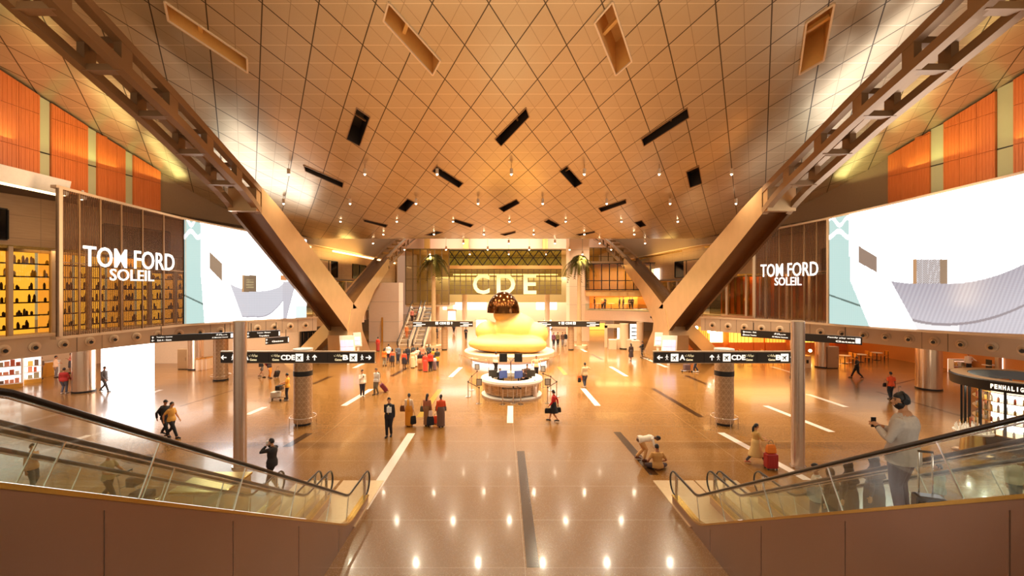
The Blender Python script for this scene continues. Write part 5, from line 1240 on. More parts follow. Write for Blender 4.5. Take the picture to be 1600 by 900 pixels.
    q = [(low,.094,.070)]+[t for t in tor if t[0] > low+.02]
    q = [(t[0], t[1]+dx, t[2]+dx) for t in q]; q = [(t[0], max(t[1], .119), max(t[2], .090)) if t[0] < .03 else t for t in q]
    mb.tube([B(0, (-.012 if t[0] > .2 else 0), t[0]) for t in q], [t[1]*h*wide for t in q], 18, ry=[t[2]*h*wide for t in q], ref=(1,0,0), cap=True)
    for s in (-1, 1):
        sh_, el, wr, a = J[s]; k = 1.28 if kind != 'suit' else 1.4
        if sleeve == 'long': pp = [B(s*.06,-.01,.25), sh_, sh_.lerp(el,.5), el, el.lerp(wr,.4), el.lerp(wr,.93)]; rr = [.034,.036,.031,.0275,.027,.021]
        elif sleeve == 'roll': pp = [B(s*.06,-.01,.25), sh_, sh_.lerp(el,.5), el, el.lerp(wr,.35)]; rr = [.034,.036,.032,.0285,.0285]
        elif sleeve == 'short': pp = [B(s*.06,-.01,.25), sh_, sh_.lerp(el,.5), sh_.lerp(el,.75)]; rr = [.034,.036,.034,.034]
        mb.tube(pp, [r_*h*(k/1.22) for r_ in rr], 12, dome=False)
    part(mb, 'jacket' if kind == 'suit' else ('shirt' if kind in ('trousers', 'shorts') else 'tunic'), T, max(vx*1.2, .014))
    if kind in ('suit', 'shirtcollar') or tie:
        if tie: 
            c_ = MB().tube([B(0,.062*wide+.004,.27), B(0,.079*wide,.2), B(0,.085*wide,.08)], [.020*h,.026*h,.006*h], 8, ry=.004*h, ref=(1,0,0)); part(c_, 'shirt_front', cloth((240,236,228)), remesh=False)
            c_ = MB().tube([B(0,.072*wide+.004,.275), B(0,.086*wide,.2), B(0,.090*wide,.06)], [.006*h,.009*h,.012*h], 6, ry=.003*h, ref=(1,0,0)); part(c_, 'necktie', cloth(tie), remesh=False)
    cb = MB().tube([B(0,-.010,.284), B(0,-.004,.315)], [.044*h*wide,.037*h*max(1,wide*.95)], 14, ry=[.043*h*wide,.038*h], ref=(1,0,0)); part(cb, 'collar', T, remesh=False)
    if kind in ('trousers', 'suit', 'shorts'):
        mb = MB(); mb.tube([B(0,0,-.02), B(0,0,.045)], [.098*h*wide,.093*h*wide], 16, ry=[.072*h*wide,.068*h*wide], ref=(1,0,0), dome=False)
        for s in (-1, 1):
            hip, kn, an, toe = Lg[s]
            if kind == 'shorts': mb.tube([hip+V((0,0,.02*h)), hip.lerp(kn,.4), kn.lerp(hip,.08)], [.06*h*wide,.060*h*wide,.052*h], 12)
            else: mb.tube([hip+V((0,0,.02*h)), hip.lerp(kn,.35), kn, kn.lerp(an,.5), an.lerp(kn,.02)], [.059*h*wide,.058*h*wide,.043*h,.038*h,.034*h], 12)
        part(mb, 'trousers' if kind != 'shorts' else 'shorts', Bm, max(vx*1.2, .014))
    else:
        hz = hem if hem is not None else .05; mid = (Lg[-1][2]+Lg[1][2])/2; fx = abs(Lg[-1][2].y-Lg[1][2].y)/2/h
        mb = MB(); n_ = 28; rings = []
        zs = [B(0,0,.10).z/h, pz+.02, pz-.08, (pz+hz)/2-.02, hz+.02, hz]
        for i, z in enumerate(zs):
            t = i/5; w0 = (.098,.115,.120,.118+.10*fx,.122+.14*fx,.124+.16*fx)[i]*wide; d0 = (.076,.090,.096,.095+.22*fx,.098+.34*fx,.10+.36*fx)[i]*wide; c = B(0,0,0).lerp(V((mid.x,mid.y,0)), max(0,(pz-z)/pz)*.8); rg = []
            for k in range(n_):
                a = 2*PI*k/n_; rp = 1+.055*t*math.cos(9*a+1.3*i); rg.append((c.x+math.cos(a)*w0*h*rp, c.y+math.sin(a)*d0*h*rp, z*h))
            rings.append(rg)
        loft_sections(mb, rings); part(mb, 'skirt' if kind == 'skirt' else 'long_dress', Bm, remesh=False)
        if kind in ('kurta',):  # trousers showing beneath
            mb = MB()
            for s in (-1, 1):
                hip, kn, an, toe = Lg[s]; mb.tube([hip, kn, an], [.055*h,.038*h,.026*h], 10)
            part(mb, 'trousers', cloth(extra or (120,90,60)), remesh=False)
    for s in (-1, 1):
        hip, kn, an, toe = Lg[s]; mb = MB(); heel = an+(an-toe).normalized()*.03*h; heel.z = max(an.z-.032*h, .017*h) if not legs else an.z-.012*h
        mb.tube([heel, an.lerp(toe,.45)-V((0,0,.006*h)), toe], [.021*h,.027*h,.022*h], 10, ry=[.020*h,.022*h,.015*h], ref=(1,0,0), dome=True); part(mb, 'shoe', cloth(shoes), remesh=False)
    # hair
    def cap(mod, rx, ry, rz, name, m, dz=.0, df=0):
        hb = MB().ball((0,df,dz), rx, ry, rz, 22, mod=mod); q = MB().add([H_(*v) for v in hb.v], hb.f); return part(q, name, m, remesh=False)
    if hair in ('short', 'bun', 'tail', 'long', 'bald'):
        def md(v):
            face_ = v.y > .35 and v.z < .42; neck = v.z < -.45; ear = v.z < -.12 and v.y > -.05
            if hair == 'bald': face_ = face_ or v.z > .45 or v.y > .0
            return v*(.80 if (face_ or neck or ear) else 1.0)
        cap(md, .0475, .059, .070, 'hair', GREY if hair == 'bald' else HAIR)
        if hair == 'bun': q = MB().ball(tuple(H_(0,-.06,-.012)), .028*h, .026*h, .028*h); part(q, 'hair_bun', HAIR, remesh=False)
        if hair == 'tail': q = MB().tube([H_(0,-.055,.0), H_(0,-.075,-.04), H_(0,-.078,-.11), H_(0,-.07,-.19)], [.02*h,.026*h,.024*h,.006*h], 10, dome=True); part(q, 'ponytail', HAIR, remesh=False)
        if hair == 'long': q = MB().tube([H_(0,-.03,.02), H_(0,-.045,-.05), H_(0,-.05,-.12)], [.042*h,.048*h,.036*h], 12, ry=[.03*h,.026*h,.018*h], ref=(1,0,0), dome=True); part(q, 'long_hair', HAIR, remesh=False)
    if hair == 'scarf' or scarf:
        sc = cloth(scarf or (40,34,34))
        def md(v): return v*(.86 if (v.y > .62 and -.75 < v.z < .45) else 1.0)
        cap(md, .054, .066, .078, 'headscarf', sc)
        q = MB().tube([H_(0,-.012,-.03), B(0,-.01,.31), B(0,-.012,.25), B(0,-.012,.19)], [.048*h,.056*h,.102*h*wide,.122*h*wide], 18, ry=[.055*h,.056*h,.076*h*wide,.092*h*wide], ref=(1,0,0)); part(q, 'scarf_drape', sc, remesh=False)
    if hair == 'cap':
        cap(lambda v: v*(.80 if v.z < .1 else 1), .0485, .060, .070, 'cap', cloth((30,28,30)))
        q = MB().tube([H_(0,.045,.022), H_(0,.085,.014)], [.036*h,.028*h], 10, ry=.004*h, ref=(1,0,0)); part(q, 'cap_visor', cloth((30,28,30)), remesh=False)
    # eyes and brows for figures near enough to show them
    if dist < 34:
        q = MB()
        for s in (-1, 1): q.ball(tuple(H_(s*.017,.0475,.006)), .0052*h, .004*h, .0042*h, 8)
        part(q, 'eyes', M_black, remesh=False)
    return o, J, B, H_, h
def hand_world(pr, s):
    o, J, B, H_, h = pr; wr = J[s][2]+(J[s][2]-J[s][1]).normalized()*.11; return o.matrix_basis @ wr
# ---- carried things
def handbag(p, label, c, w=.3, hh=.24, dp=.12, rz=0, strap=.22, ground=False):
    """p: where the hand holds the strap"""
    e = empty('handbag', p, label, 'bag', None, rz); m = cloth(c)
    z = -strap-hh
    b = MB(); secs = [[(-w/2*k,-dp/2*k2,z+t*hh),(w/2*k,-dp/2*k2,z+t*hh),(w/2*k,dp/2*k2,z+t*hh),(-w/2*k,dp/2*k2,z+t*hh)] for t, k, k2 in ((0,.9,.9),(.15,1,1),(.7,.95,.8),(1,.8,.35))]
    loft_sections(b, secs).build('bag_body', m, e, bevel=.02)
    MB().tube([(-w*.3,0,z+hh*.95),(-w*.2,0,z+hh+strap*.8),(0,0,0),(w*.2,0,z+hh+strap*.8),(w*.3,0,z+hh*.95)], .008, 6).build('strap', cloth((60,36,24)), e)
    return e
def suitcase(loc, label, c, w=.42, hh=.6, dp=.26, rz=0, pull=.5, tiltx=0):
    e = empty('suitcase', loc, label, 'suitcase', None, rz); e.rotation_euler = (R(tiltx), 0, rz); m = mat('case_%d_%d_%d' % c, c, .35)
    MB().box(-w/2,w/2,-dp/2,dp/2,.06,.06+hh).build('shell', m, e, bevel=.045)
    for k in range(5): x = -w/2+w*(k+.5)/5; MB().box(x-.012,x+.012,-dp/2-.006,dp/2+.006,.12,hh).build('shell_rib', m, e)
    for a in (-1, 1):
        for b in (-1, 1): MB().tube([(a*w*.38-.015,b*dp*.35,.03),(a*w*.38+.015,b*dp*.35,.03)], .03, 12).build('wheel', M_black, e)
    if pull:
        for a in (-1, 1): MB().tube([(a*w*.22,dp*.42,hh),(a*w*.22,dp*.42,hh+pull)], .011, 8).build('pull_rod', M_chrome, e)
        MB().tube([(-w*.24,dp*.42,hh+pull),(w*.24,dp*.42,hh+pull)], .017, 8).build('grip', M_black, e)
    return e
def trolley(loc, rz, label, load):
    e = empty('luggage_trolley', loc, label, 'trolley', 'luggage trolleys', rz)
    # local +y is the front
    f = MB()
    for s in (-1, 1): f.tube([(s*.24,.45,.14),(s*.27,-.35,.16),(s*.27,-.45,.5),(s*.26,-.55,1.0)], .018, 8)
    f.tube([(-.24,.45,.14),(.24,.45,.14)], .018, 8); f.tube([(-.27,-.38,.3),(.27,-.38,.3)], .014, 6); f.tube([(-.27,-.47,.62),(.27,-.47,.62)], .014, 6); f.build('frame', M_chrome, e, smooth='auto')
    MB().tube([(-.28,-.56,1.02),(.28,-.56,1.02)], .024, 10).build('push_handle', M_black, e)
    d_ = MB(); [d_.box(-.24+k*.09,-.22+k*.09,-.33,.45,.15,.17) for k in range(6)]; d_.build('deck', M_chrome, e)
    b = MB(); [b.tube([(-.22+k*.073,-.44,.62),(-.22+k*.073,-.3,.62),(-.22+k*.073,-.28,.85)], .006, 5) for k in range(7)]; b.tube([(-.22,-.28,.85),(.22,-.28,.85)], .01, 6); b.build('basket', M_chrome, e)
    for x, y in ((-.22,-.33),(.22,-.33),(0,.4)): MB().tube([(x-.02,y,.065),(x+.02,y,.065)], .065, 14).build('wheel', M_black, e)
    c, s_ = math.cos(rz), math.sin(rz)
    for k, (x, y, z, w_, d2, h_, col, lb) in enumerate(load):
        q = empty('travel_bag', (loc[0]+x*c-y*s_, loc[1]+x*s_+y*c, loc[2]+z), lb, 'bag', None, rz); MB().box(-w_/2,w_/2,-d2/2,d2/2,0,h_).build('bag_body', cloth(col), q, bevel=.05); MB().tube([(-w_*.2,0,h_),(-w_*.15,0,h_+.06),(w_*.15,0,h_+.06),(w_*.2,0,h_)], .012, 6).build('carry_loop', M_black, q)
    return e
def backpack(pr, label, c, f=-.115):
    o, J, B, H_, h = pr; loc = o.matrix_basis @ B(0, f, .17); e = empty('backpack', loc, label, 'backpack'); e.rotation_euler = o.rotation_euler
    MB().tube([(0,0,-.2),(0,-.02,-.1),(0,-.02,.1),(0,.01,.2)], [.13,.155,.15,.09], 12, ry=[.07,.09,.085,.04], ref=(1,0,0), dome=True).build('bag_body', cloth(c), e, smooth=True)
    MB().box(-.1,.1,-.13,-.1,-.18,.0).build('front_pocket', cloth(c), e, bevel=.02)
    for s in (-1, 1): MB().tube([(s*.09,.02,.17),(s*.10,.16,.19),(s*.11,.235,.05),(s*.11,.18,-.1),(s*.1,.05,-.15)], .014, 6).build('shoulder_strap', M_black, e)
C = dict
# left side
person(100, 615, 'man in a loose red shirt walking away towards the left shop', 1.72, 350, (176,40,28), (96,92,100), kind='trousers', stride=.18, wide=1.22, arms=('down','fore'), shoes=(220,210,200))
person(163, 612, 'man in a grey suit striding before the glowing white wall', 1.78, 90, (92,84,80), (84,78,76), kind='suit', stride=.75, arms=('down','fore'), hemtop=-.07)
person(62, 592, 'shop assistant leaning over the shelf in the left shop', 1.7, 100, (110,80,54), (70,50,40), lean=12, arms=('hold','hold'))
person(87, 590, 'customer in pale shirt and grey trousers beside the sales counter', 1.72, 60, (236,190,150), (120,104,96), arms=('hold','down'))
person(111, 583, 'shopper in pink shirt and patterned skirt near the broad left column', 1.65, 200, (226,130,110), (90,80,80), kind='dress', hem=.28, arms=('phone','down'), hair='long')
pr = person(258, 681, 'man in dark jacket and cap striding beside the tan shirted man', 1.78, 110, (36,32,34), (24,22,24), kind='suit', stride=.8, hair='cap', arms=('fore','back')); backpack(pr, 'black backpack on the man in cap', (24,22,24))
person(268, 684, 'man in tan yellow shirt and black trousers striding to the right', 1.74, 92, (226,164,74), (28,24,26), stride=.75, sleeve='short', arms=('fore','back'), skin='tan')
pr = person(425, 768, 'man in dark jacket raising a hand to his mouth by the left escalators', 1.78, 285, (40,34,34), (26,22,24), kind='suit', stride=.65, arms=('face','face'), skin='tan', hemtop=-.08, pos=G(425, 762))
c_ = tag(MB().tube([(0,0,-.07),(0,0,.07)], [.035,.042], 12).build('paper_cup', cloth((244,236,226)), loc=hand_world(pr, 1)+Vector((0,0,.02))), 'white paper cup held to the mouth of the dark jacketed man', 'cup')
gp = G(169, 786); person(169, 786, 'grey haired man in tan shirt pushing a loaded trolley behind the left escalators', 1.74, 95, (176,150,110), (34,30,34), stride=.85, hair='bald', sleeve='short', arms=('cart','cart'), skin='tan')
trolley((gp.x+1.15, gp.y-.1, 0), R(-93), 'luggage trolley pushed by the grey haired man', [(0,.05,.18,.42,.6,.26,(30,28,34),'dark holdall lying low on the trolley of the grey haired man'),(0,-.2,.62,.44,.3,.3,(52,48,52),'dark bag standing in the basket of the grey haired man')])
person(56, 768, 'faint man in orange brown top with arm raised behind the left escalators', 1.7, 90, (196,140,90), (60,60,64), stride=.3, arms=('chest','down'), pos=G(50, 770))
person(408, 589.5, 'traveller in black top and grey shorts behind the left gate sign', 1.78, 90, (40,34,36), (128,116,110), kind='shorts', stride=.5, skin='fair')
pr = person(421, 591, 'traveller in orange trousers with red backpack behind the left gate sign', 1.72, 95, (60,40,40), (232,140,40), stride=.25, skin='fair'); backpack(pr, 'red backpack worn by the traveller in orange trousers', (150,50,40))
suitcase(G(431, 590)+Vector((0,0,.02)), 'small black tilted suitcase behind the traveller in orange trousers', (30,28,30), .38, .5, .22, R(70), .35, 20)
gp = G(448, 626); person(449, 626, 'man in yellow polo shirt standing behind a trolley by the left lattice column', 1.72, 250, (236,168,60), (40,36,44), sleeve='short', arms=('cart','cart'), skin='tan', turn=30, shoes=(150,140,130))
trolley((gp.x-.62, gp.y+.15, 0), R(80), 'luggage trolley of the man in the yellow polo shirt', [(0,-.1,.62,.42,.34,.3,(34,30,32),'black bag on top of the yellow polo man’s trolley'),(0,.15,.18,.42,.5,.34,(220,206,190),'pale bag lying low on the yellow polo man’s trolley')])
pr = person(566, 619.5, 'young man in white shirt and dark jeans looking at his phone', 1.74, 150, (244,232,214), (44,42,54), arms=('down','phone'), skin='tan', shoes=(230,220,210))
tag(MB().box(-.035,.035,-.005,.005,-.07,.07).build('mobile_phone', M_black, loc=hand_world(pr, 1)), 'phone held by the young man in white shirt', 'phone')
pr = person(588, 616.5, 'man in pale grey hooded top and patterned trousers pulling a maroon suitcase', 1.74, 200, (214,206,198), (112,106,90), arms=('down','back'), stride=.2, skin='tan', shoes=(30,28,30)); backpack(pr, 'black backpack on the man with the maroon suitcase', (28,26,28))
suitcase(G(605, 612.5)+Vector((0,0,.03)), 'maroon hard suitcase pulled leaning across the floor', (120,40,52), .4, .62, .26, R(-70), .45, 38)
pr = person(608, 682, 'man in black suit and yellow tie holding papers, facing the camera', 1.86, 180, (30,28,36), (26,24,30), kind='suit', stride=.18, arms=('down','chest'), tie=(214,178,50), skin='tan', hemtop=-.07)
tag(MB().box(-.11,.11,-.02,.02,-.14,.12).build('paper_sheaf', cloth((244,240,236)), loc=hand_world(pr, 1)+Vector((.03,-.03,0)), bevel=.004), 'white papers held to the chest of the man in black suit', 'papers')
pr = person(639, 665.5, 'woman in white blouse and mustard skirt seen from behind', 1.66, 10, (244,214,184), (230,150,36), kind='dress', hem=.03, hair='bun', turn=-20, arms=('down','carry'), skin='tan')
sc_ = MB().tube([Vector((.0,-.13,1.38)), Vector((.02,-.15,1.1)), Vector((.03,-.17,.75))], [.05,.06,.09], 10, ry=.012, ref=(1,0,0)).build('sash', cloth((240,160,40)), pr[0], smooth=True)
handbag(G(630, 664)+Vector((0,0,1.3)), 'brown shoulder bag at the side of the woman in mustard skirt', (104,60,36), .32, .3, .16, 0, .3)
handbag(G(645.5, 666)+Vector((0,0,.75)), 'black carrier bag held low by the woman in mustard skirt', (22,20,24), .3, .42, .16, R(30), .22)
pr = person(667.5, 665.5, 'woman in checked top with a long plait seen from behind', 1.64, 15, (176,110,84), (150,104,66), kind='dress', hem=.05, hair='tail', arms=('down','carry'), skin='dark', wide=.95)
handbag(G(661, 664)+Vector((0,0,1.25)), 'grey green shoulder bag of the woman with the plait', (92,88,76), .3, .28, .16, 0, .28)
handbag(G(672.5, 667)+Vector((0,0,.72)), 'striped black bag set beside the woman with the plait', (34,30,40), .38, .42, .22, R(10), .2)
handbag(G(672.8, 666.8)+Vector((0,0,1.02)), 'pale pink bag above the striped black bag', (238,206,190), .2, .3, .12, 0, .2)
pr = person(689, 667, 'woman in orange red top and striped skirt seen from behind', 1.64, 355, (232,86,44), (112,84,72), kind='dress', hem=.04, hair='bun', turn=20, arms=('down','hold'), skin='dark')
handbag(G(684.5, 665)+Vector((0,0,1.28)), 'brown shoulder bag on the back of the woman in orange red top', (110,66,44), .28, .28, .16, 0, .24)
handbag(hand_world(pr, 1)+Vector((.1,0,.06)), 'black and white patterned bag on the arm of the woman in orange red top', (104,100,96), .34, .28, .16, R(10), .12)
handbag(G(681, 662)+Vector((0,0,.52)), 'bright orange bag standing on the floor between the two women', (240,84,40), .26, .38, .14, 0, .12)
# the group by the far escalators
grp = 'crowd near the far escalators'
crowd = [(600.5,572,(236,124,44),(150,140,120),'trousers','woman in orange jacket at the left end of the crowd','long',10,.2),(607,566,(230,224,220),(60,44,60),'trousers','traveller with white and black backpack walking behind the orange jacket','short',0,.3),
 (613,573,(238,110,74),(40,30,36),'kurta','woman in coral tunic and black trousers, second figure from the crowd’s left','long',5,.2),(622,568,(86,84,92),(44,46,60),'suit','man in grey suit standing apart left of the crowd','short',180,.12),
 (631.5,576.5,(240,84,50),(40,30,36),'kurta','woman in red orange tunic standing in front at the crowd’s left edge','long',0,.1),(637,569,(36,32,40),(50,50,60),'trousers','man in black top behind the red orange tunic','short',190,0),
 (645,575,(236,200,150),(226,196,150),'dress','woman in cream robe left in the crowd','bun',0,.1),(648.5,573,(240,180,160),(238,196,170),'dress','woman in pale pink robe in the crowd','bun',0,.1),(646,567,(60,60,60),(60,50,50),'trousers','dark haired man at the back of the crowd’s left half','short',180,0),
 (652.5,570,(226,196,170),(120,80,60),'kurta','woman in beige shawl in the middle of the crowd','long',0,0),(656.5,578.5,(34,28,32),(170,110,60),'dress','woman in black top and ochre skirt at the crowd’s front','long',0,.1),(659,567.5,(214,120,90),(110,70,60),'trousers','person in pink shirt at the back of the crowd','short',180,0),
 (664.5,581,(238,70,50),(238,70,50),'dress','woman in bright red sari nearest the camera in the crowd','bun',0,0),(670,566.5,(54,58,54),(50,46,44),'trousers','man in dark green top at the back of the crowd’s right half','short',180,0),(672.5,580,(220,60,40),(34,28,34),'trousers','man in red vest and black trousers at the crowd’s front','short',10,.1),
 (679,578.5,(226,220,226),(120,90,90),'dress','child in white frock at the crowd’s right front','bun',0,.1),(677,572,(236,150,50),(90,60,40),'kurta','woman in yellow orange shawl right in the crowd','long',0,0),(683,575,(60,54,44),(60,56,60),'trousers','man in olive jacket at the crowd’s right end','short',350,.1)]
for px, fy, t, b_, kd, lb, hr, fc, stg in crowd:
    hh = 1.25 if 'child' in lb else (1.62 if hr != 'short' else 1.74); person(px, fy, lb, hh, fc, t, b_, kind=kd, hair=hr, stride=stg, arms=('down','hold') if rnd.random() < .5 else ('down','down'), skin='dark' if rnd.random() < .5 else 'brown', group=grp, hem=.05 if kd == 'dress' else .28)
handbag(G(656, 579)+Vector((0,-.2,1.15)), 'tan bag carried in the middle of the crowd', (206,150,100), .4, .34, .14, 0, .15)
handbag(G(684, 576)+Vector((0,-.2,1.2)), 'yellow orange bag on the man in the olive jacket', (240,150,30), .36, .36, .14, 0, .15)
for d_, z_, lb, t, b_ in ((57.5, 2.6, 'person in pink top standing high on the far escalator', (240,140,120), (60,30,30)), (54.2, .85, 'person in orange clothes stepping onto the far escalator', (240,140,80), (226,130,80))):
    person(632, 0, lb, 1.7, 0, t, b_, pos=(XX(632, 53), d_, z_), arms=('down','down'))
person(590, 546, 'small figure in red beside the left raking leg', 1.6, 0, (214,60,40), (160,50,40), kind='dress', hem=.05, hair='bun', pos=G(590.5, 549))
person(728, 531, 'distant man in black left of the plinth', 1.72, 170, (44,40,40), (40,38,44), arms=('hold','hold'))
person(709, 521, 'distant dark figure far beneath the left sign', 1.72, 0, (36,34,40), (30,30,36), stride=.2)
person(683, 528, 'distant seated looking figure in dark clothes by the palm trunk', 1.65, 90, (50,46,50), (60,56,60))
pr = person(774.5, 582.5, 'man in white shirt taking a photo before the plinth', 1.76, 20, (240,226,210), (40,32,34), arms=('down','face'), skin='dark', stride=.1)
# desk staff
def at(x, y, z=0): return Vector((x, y, z))
person(0, 0, 'receptionist in black suit at the left of the round desk', 1.7, 180, (32,28,34), (30,26,30), kind='suit', pos=at(-.75, 29.3, -.12+.0), pz=.53, arms=('hold','hold'), skin='tan', hair='short') if False else None
for x, y, lb, c_, hgt in ((-.72, 29.35, 'receptionist in black suit seated left behind the round desk', (30,28,36), 1.55), (.78, 29.25, 'receptionist in dark jacket seated right behind the round desk', (60,40,44), 1.5), (1.12, 29.9, 'receptionist in brown jacket standing right behind the round desk', (110,72,56), 1.72)):
    person(0, 0, lb, hgt, 175, c_, (30,26,30), kind='suit', pos=at(x, y, .14), arms=('hold','hold'), skin='tan', hair='short' if x < 0 else 'bun')
person(838, 588, 'man in peach shirt standing with hands on hips behind the round desk', 1.72, 175, (244,206,160), (30,28,30), arms=((.09,.02,-.2),(.09,.02,-.2)), skin='brown', pos=G(838, 590))
person(836, 623, 'small child in pale clothes at the right end of the desk', 1.2, 330, (240,214,190), (238,210,190), kind='dress', hem=.12, skin='tan', wide=.9)
pr = person(865, 658, 'woman in red jacket and black skirt striding past the desk', 1.68, 285, (206,40,36), (28,24,28), kind='skirt', hem=.27, stride=.55, hair='bun', arms=('fore','back'), skin='tan', turn=35)
handbag(hand_world(pr, -1)+Vector((0,0,.02)), 'black bag in the forward hand of the woman in red jacket', (20,18,20), .34, .26, .14, 0, .08); handbag(hand_world(pr, 1)+Vector((0,0,.02)), 'round black bag trailing behind the woman in red jacket', (26,22,24), .3, .26, .16, 0, .06)
pr = person(914, 605, 'man in beige shirt walking away with an arm stretched out', 1.76, 345, (226,196,150), (70,74,92), stride=.3, arms=('carry','point'), skin='brown', wide=1.1, shoes=(210,200,190))
handbag(hand_world(pr, -1)+Vector((-.1,0,.35)), 'orange brown bag at the left side of the man in beige shirt', (216,110,44), .34, .36, .18, R(10), .22); handbag(hand_world(pr, -1)+Vector((-.15,-.1,.05)), 'black bag hanging low from the man in beige shirt', (24,22,24), .22, .3, .1, R(10), .1)
for px, fy, lb, t, b_ in ((865,541.5,'distant person in purple top right of the sculpture',(110,60,80),(40,34,40)),(871.5,541,'distant person in olive top right of the sculpture',(110,96,60),(30,28,30)),(879,541,'distant person in brown jacket near the right sign column',(90,60,44),(120,110,110)),(883.5,540.5,'distant person in black near the right sign column',(26,24,28),(230,220,210))):
    person(px, fy, lb, 1.72, 180, t, b_, stride=.2)
person(986, 564, 'woman in long dark coat walking away on the right', 1.72, 350, (52,32,30), (54,34,32), kind='dress', hem=.22, hair='long', stride=.3)
gp = G(1003, 560); person(1004, 559, 'person in black pushing an empty trolley near the right leg', 1.68, 300, (26,22,26), (30,26,28), arms=('cart','cart'), stride=.2)
trolley((gp.x+.3, gp.y-.4, 0), R(200), 'luggage trolley beside the person in black near the right leg', [])
gp = G(1088, 581); person(1087.5, 581.5, 'traveller in dark jeans pushing a trolley, head hidden behind the right gate sign', 1.76, 280, (60,60,66), (40,44,60), arms=('cart','cart'), stride=.3, shoes=(240,230,220))
trolley((gp.x-.8, gp.y, 0), R(95), 'luggage trolley behind the right gate sign', [(0,.0,.18,.4,.5,.45,(96,70,70),'brown case on the trolley behind the right gate sign')])
# two men on the floor near the dark strip
g = G(1006, 719); person(0, 0, 'man in white shirt and tan trousers bending down over the floor strip', 1.74, 95, (246,228,208), (220,166,104), lean=82, pz=.49, pos=(g.x-.15, g.y, 0), arms=((.0,.29,.10),(.0,.29,.06)), skin='dark', shoes=(110,60,40), stride=.3)
tag(MB().tube([(0,0,0),(0,0,.22)], [.05,.045], 10).tube([(0,0,.22),(0,0,.3)], [.02,.02], 8).build('dark_bottle', M_black, loc=(g.x+.42, g.y-.1, 0)), 'small dark bottle standing between the two crouching men', 'bottle')
g = G(1029, 735); person(0, 0, 'man in tan shirt sitting cross legged on the floor with his back to the camera', 1.74, 0, (206,150,84), (78,58,56), pz=.085, pos=(g.x, g.y+.1, 0), lean=6, sleeve='short', arms=('knee','knee'), skin='brown',
    legs=[((-.22,.12,.06),(-.02,.20,.04),(.06,.22,.03)),((.22,.12,.06),(.03,.16,.035),(-.05,.19,.03))], shoes=(30,24,24), wide=1.12)
pr = person(1181, 725, 'woman in mustard beige dress with ponytail pushing a red suitcase', 1.68, 92, (216,170,96), (216,174,110), kind='kurta', hem=.2, stride=.8, hair='tail', sleeve='roll', arms=('cart','cart'), skin='tan', extra=(90,86,92), shoes=(206,120,90), turn=0)
g = G(1204.5, 733); suitcase(g, 'red ribbed suitcase rolled in front of the woman in mustard dress', (172,40,36), .44, .56, .3, 0, .0); handbag(g+Vector((0,0,1.12)), 'orange handbag standing on the red suitcase', (240,130,40), .36, .32, .18, 0, .17)
person(1339, 591, 'man in black suit striding with arm forward in the amber light', 1.74, 285, (22,20,24), (20,18,22), kind='suit', stride=.8, arms=('point','back'), skin='brown')
pr = person(1392, 624, 'man in orange red shirt seen from behind pulling a small case', 1.74, 5, (244,92,44), (44,48,54), sleeve='short', arms=('down','carry'), skin='brown', stride=.15)
handbag(G(1383, 623)+Vector((0,0,1.25)), 'black shoulder bag at the hip of the man in orange red shirt', (26,22,22), .26, .24, .12, 0, .25); suitcase(G(1408, 626), 'small dark case with raised handle beside the man in orange red shirt', (70,34,34), .36, .45, .22, R(10), .4)
person(1513, 584, 'shop assistant in white shirt and black trousers by the pink counter', 1.75, 200, (236,216,196), (30,26,28), arms=('reach','down'), stride=.15)
# right escalators
def step_z(d): return max(0, (12.4-d)*.577)+.07
d = 6.5; px = 1411
pr = person(0, 0, 'man in pale shirt and black headphones standing on the right inner escalator', 1.87, 328, (214,196,180), (104,84,84), pos=(XX(px, d), d, step_z(d)+.12), arms=((-.05,.15,-.085), (-.13,.14,-.09)), skin='tan', turn=-42, det=.008, wide=1.22, sleeve='long', hemtop=-.075)
o, J, B, H_, h = pr
q = MB().tube([H_(math.cos(a)*.051, -.008, math.sin(a)*.066+.006) for a in [PI*i/14 for i in range(15)]], .006*h, 8).build('headphone_band', M_black, None, smooth=True); hp = empty('headphones', o.location, 'black headphones worn by the man on the right escalator', 'headphones'); hp.rotation_euler = o.rotation_euler; q.parent = hp
for s in (-1, 1): MB().tube([H_(s*.046,-.008,.004), H_(s*.058,-.008,.004)], [.021*h,.019*h], 16, ry=[.026*h,.024*h]).build('ear_cup', M_black, hp, smooth='auto')
def mdb(v): return v*(1.0 if (v.z < -.05 and v.y > -.1 and not (v.y > .8 and v.z > -.35)) else .82)
hb = MB().ball((0,.002,-.012), .0445, .0545, .062, 20, mod=mdb); MB().add([H_(*v) for v in hb.v], hb.f).build('beard', HAIR, o, smooth=True)
for s in (-1, 1): MB().tube([H_(s*.008,.052,.017), H_(s*.026,.045,.018)], .0035*h, 6).build('eyebrow', HAIR, o)
wr = J[-1][2]; el = J[-1][1]; MB().tube([wr-(wr-el)*.16, wr-(wr-el)*.06], .0215*h, 14).build('wristwatch', M_black, o, smooth='auto')
tag(MB().box(-.037,.037,-.005,.005,-.075,.075).build('mobile_phone', M_black, loc=(hand_world(pr, -1)+hand_world(pr, 1))/2+Vector((0,.0,-.005))), 'phone held in both hands of the man with headphones', 'phone')
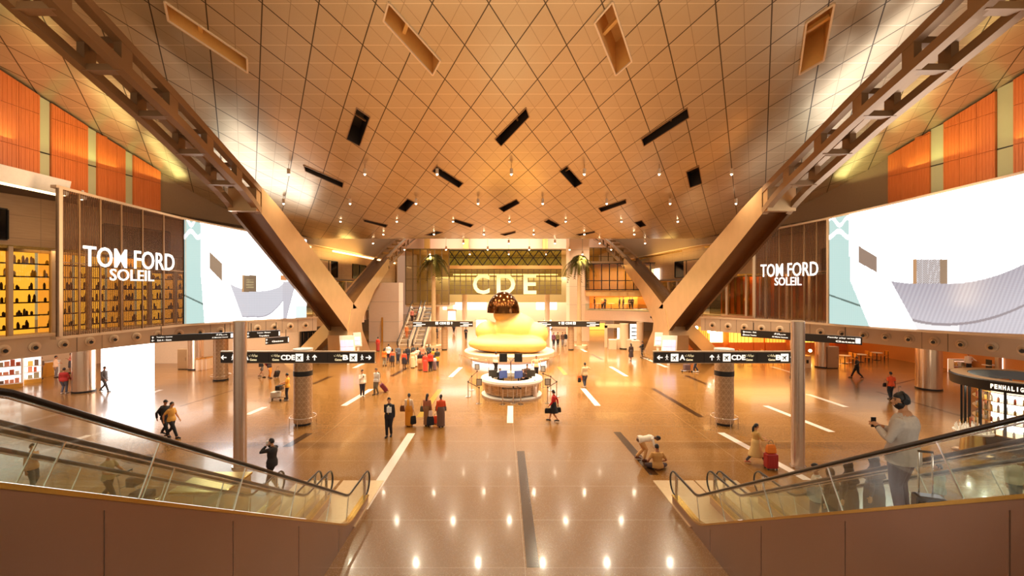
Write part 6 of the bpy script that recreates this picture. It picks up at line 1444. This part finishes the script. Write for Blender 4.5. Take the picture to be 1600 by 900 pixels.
d = 6.0; suitcase((XX(1452, d), d, step_z(d)+.02), 'black cabin case with long silver handle behind the man with headphones', (24,22,26), .34, .34, .22, R(-20), .62)
for px, d, lb, t, b_, hr, hgt, fc, sc in ((1275,10.8,'bearded man in white shirt reading on the right outer escalator',(240,226,210),(110,100,96),'short',1.72,300,None),(1298,10.25,'woman in brown headscarf and black robe on the escalator',(30,26,28),(28,24,26),'scarf',1.52,330,(120,96,76)),
   (1326,9.75,'woman in black headscarf beside the brown scarfed woman',(34,30,34),(30,28,30),'scarf',1.6,330,(52,44,44)),(1366,9.1,'woman in grey black veil nearest the man with headphones',(70,62,62),(60,54,54),'scarf',1.62,320,(92,82,80))):
    person(0, 0, lb, hgt, fc, t, b_, kind='dress' if hr == 'scarf' else 'trousers', hair='none' if hr == 'scarf' else hr, scarf=sc, pos=(XX(px, d), d, step_z(d)), arms=('hold','hold') if hr == 'short' else ('down','cross'), skin='tan', hem=.02, wide=1.15 if hr == 'scarf' else 1)
tag(MB().box(-.16,.16,-.01,.01,-.11,.11).build('open_booklet', cloth((236,228,220)), loc=(XX(1262, 10.75), 10.6, step_z(10.8)+1.15), rz=.3), 'pale booklet held by the bearded man on the escalator', 'booklet')
person(1468, 800, 'faint green clad figure seen through the right escalator glass', 1.7, 300, (150,160,130), (120,124,110), pos=G(1468, 812)); person(1585, 795, 'man in pale shirt seen through the glass at the right edge', 1.72, 190, (220,206,180), (70,64,64), pos=G(1585, 797))
# café guests on the upper gallery
for k, (px, c_) in enumerate(((929,(60,40,34)),(941,(226,140,90)),(945,(40,34,34)),(968,(34,36,34)),(974,(40,36,38)),(984,(44,34,30)),(988,(30,26,30)))):
    person(0, 0, 'café guest in %s on the right gallery, %s from the left' % (('brown','peach','black','dark green','dark grey','dark brown','black')[k], ORD[k]), 1.62, rnd.choice((90,180,200,270)), c_, (50,44,44), pos=(XX(px, 58.6), 58.6, 4.2), group='café guests on the gallery', arms=('hold','down'), det=.03)
for k, px in enumerate((936, 955, 980)): table(XX(px, 58.4), 58.4, 'small gallery café table, %s from the left' % ORD[k], 4.2)
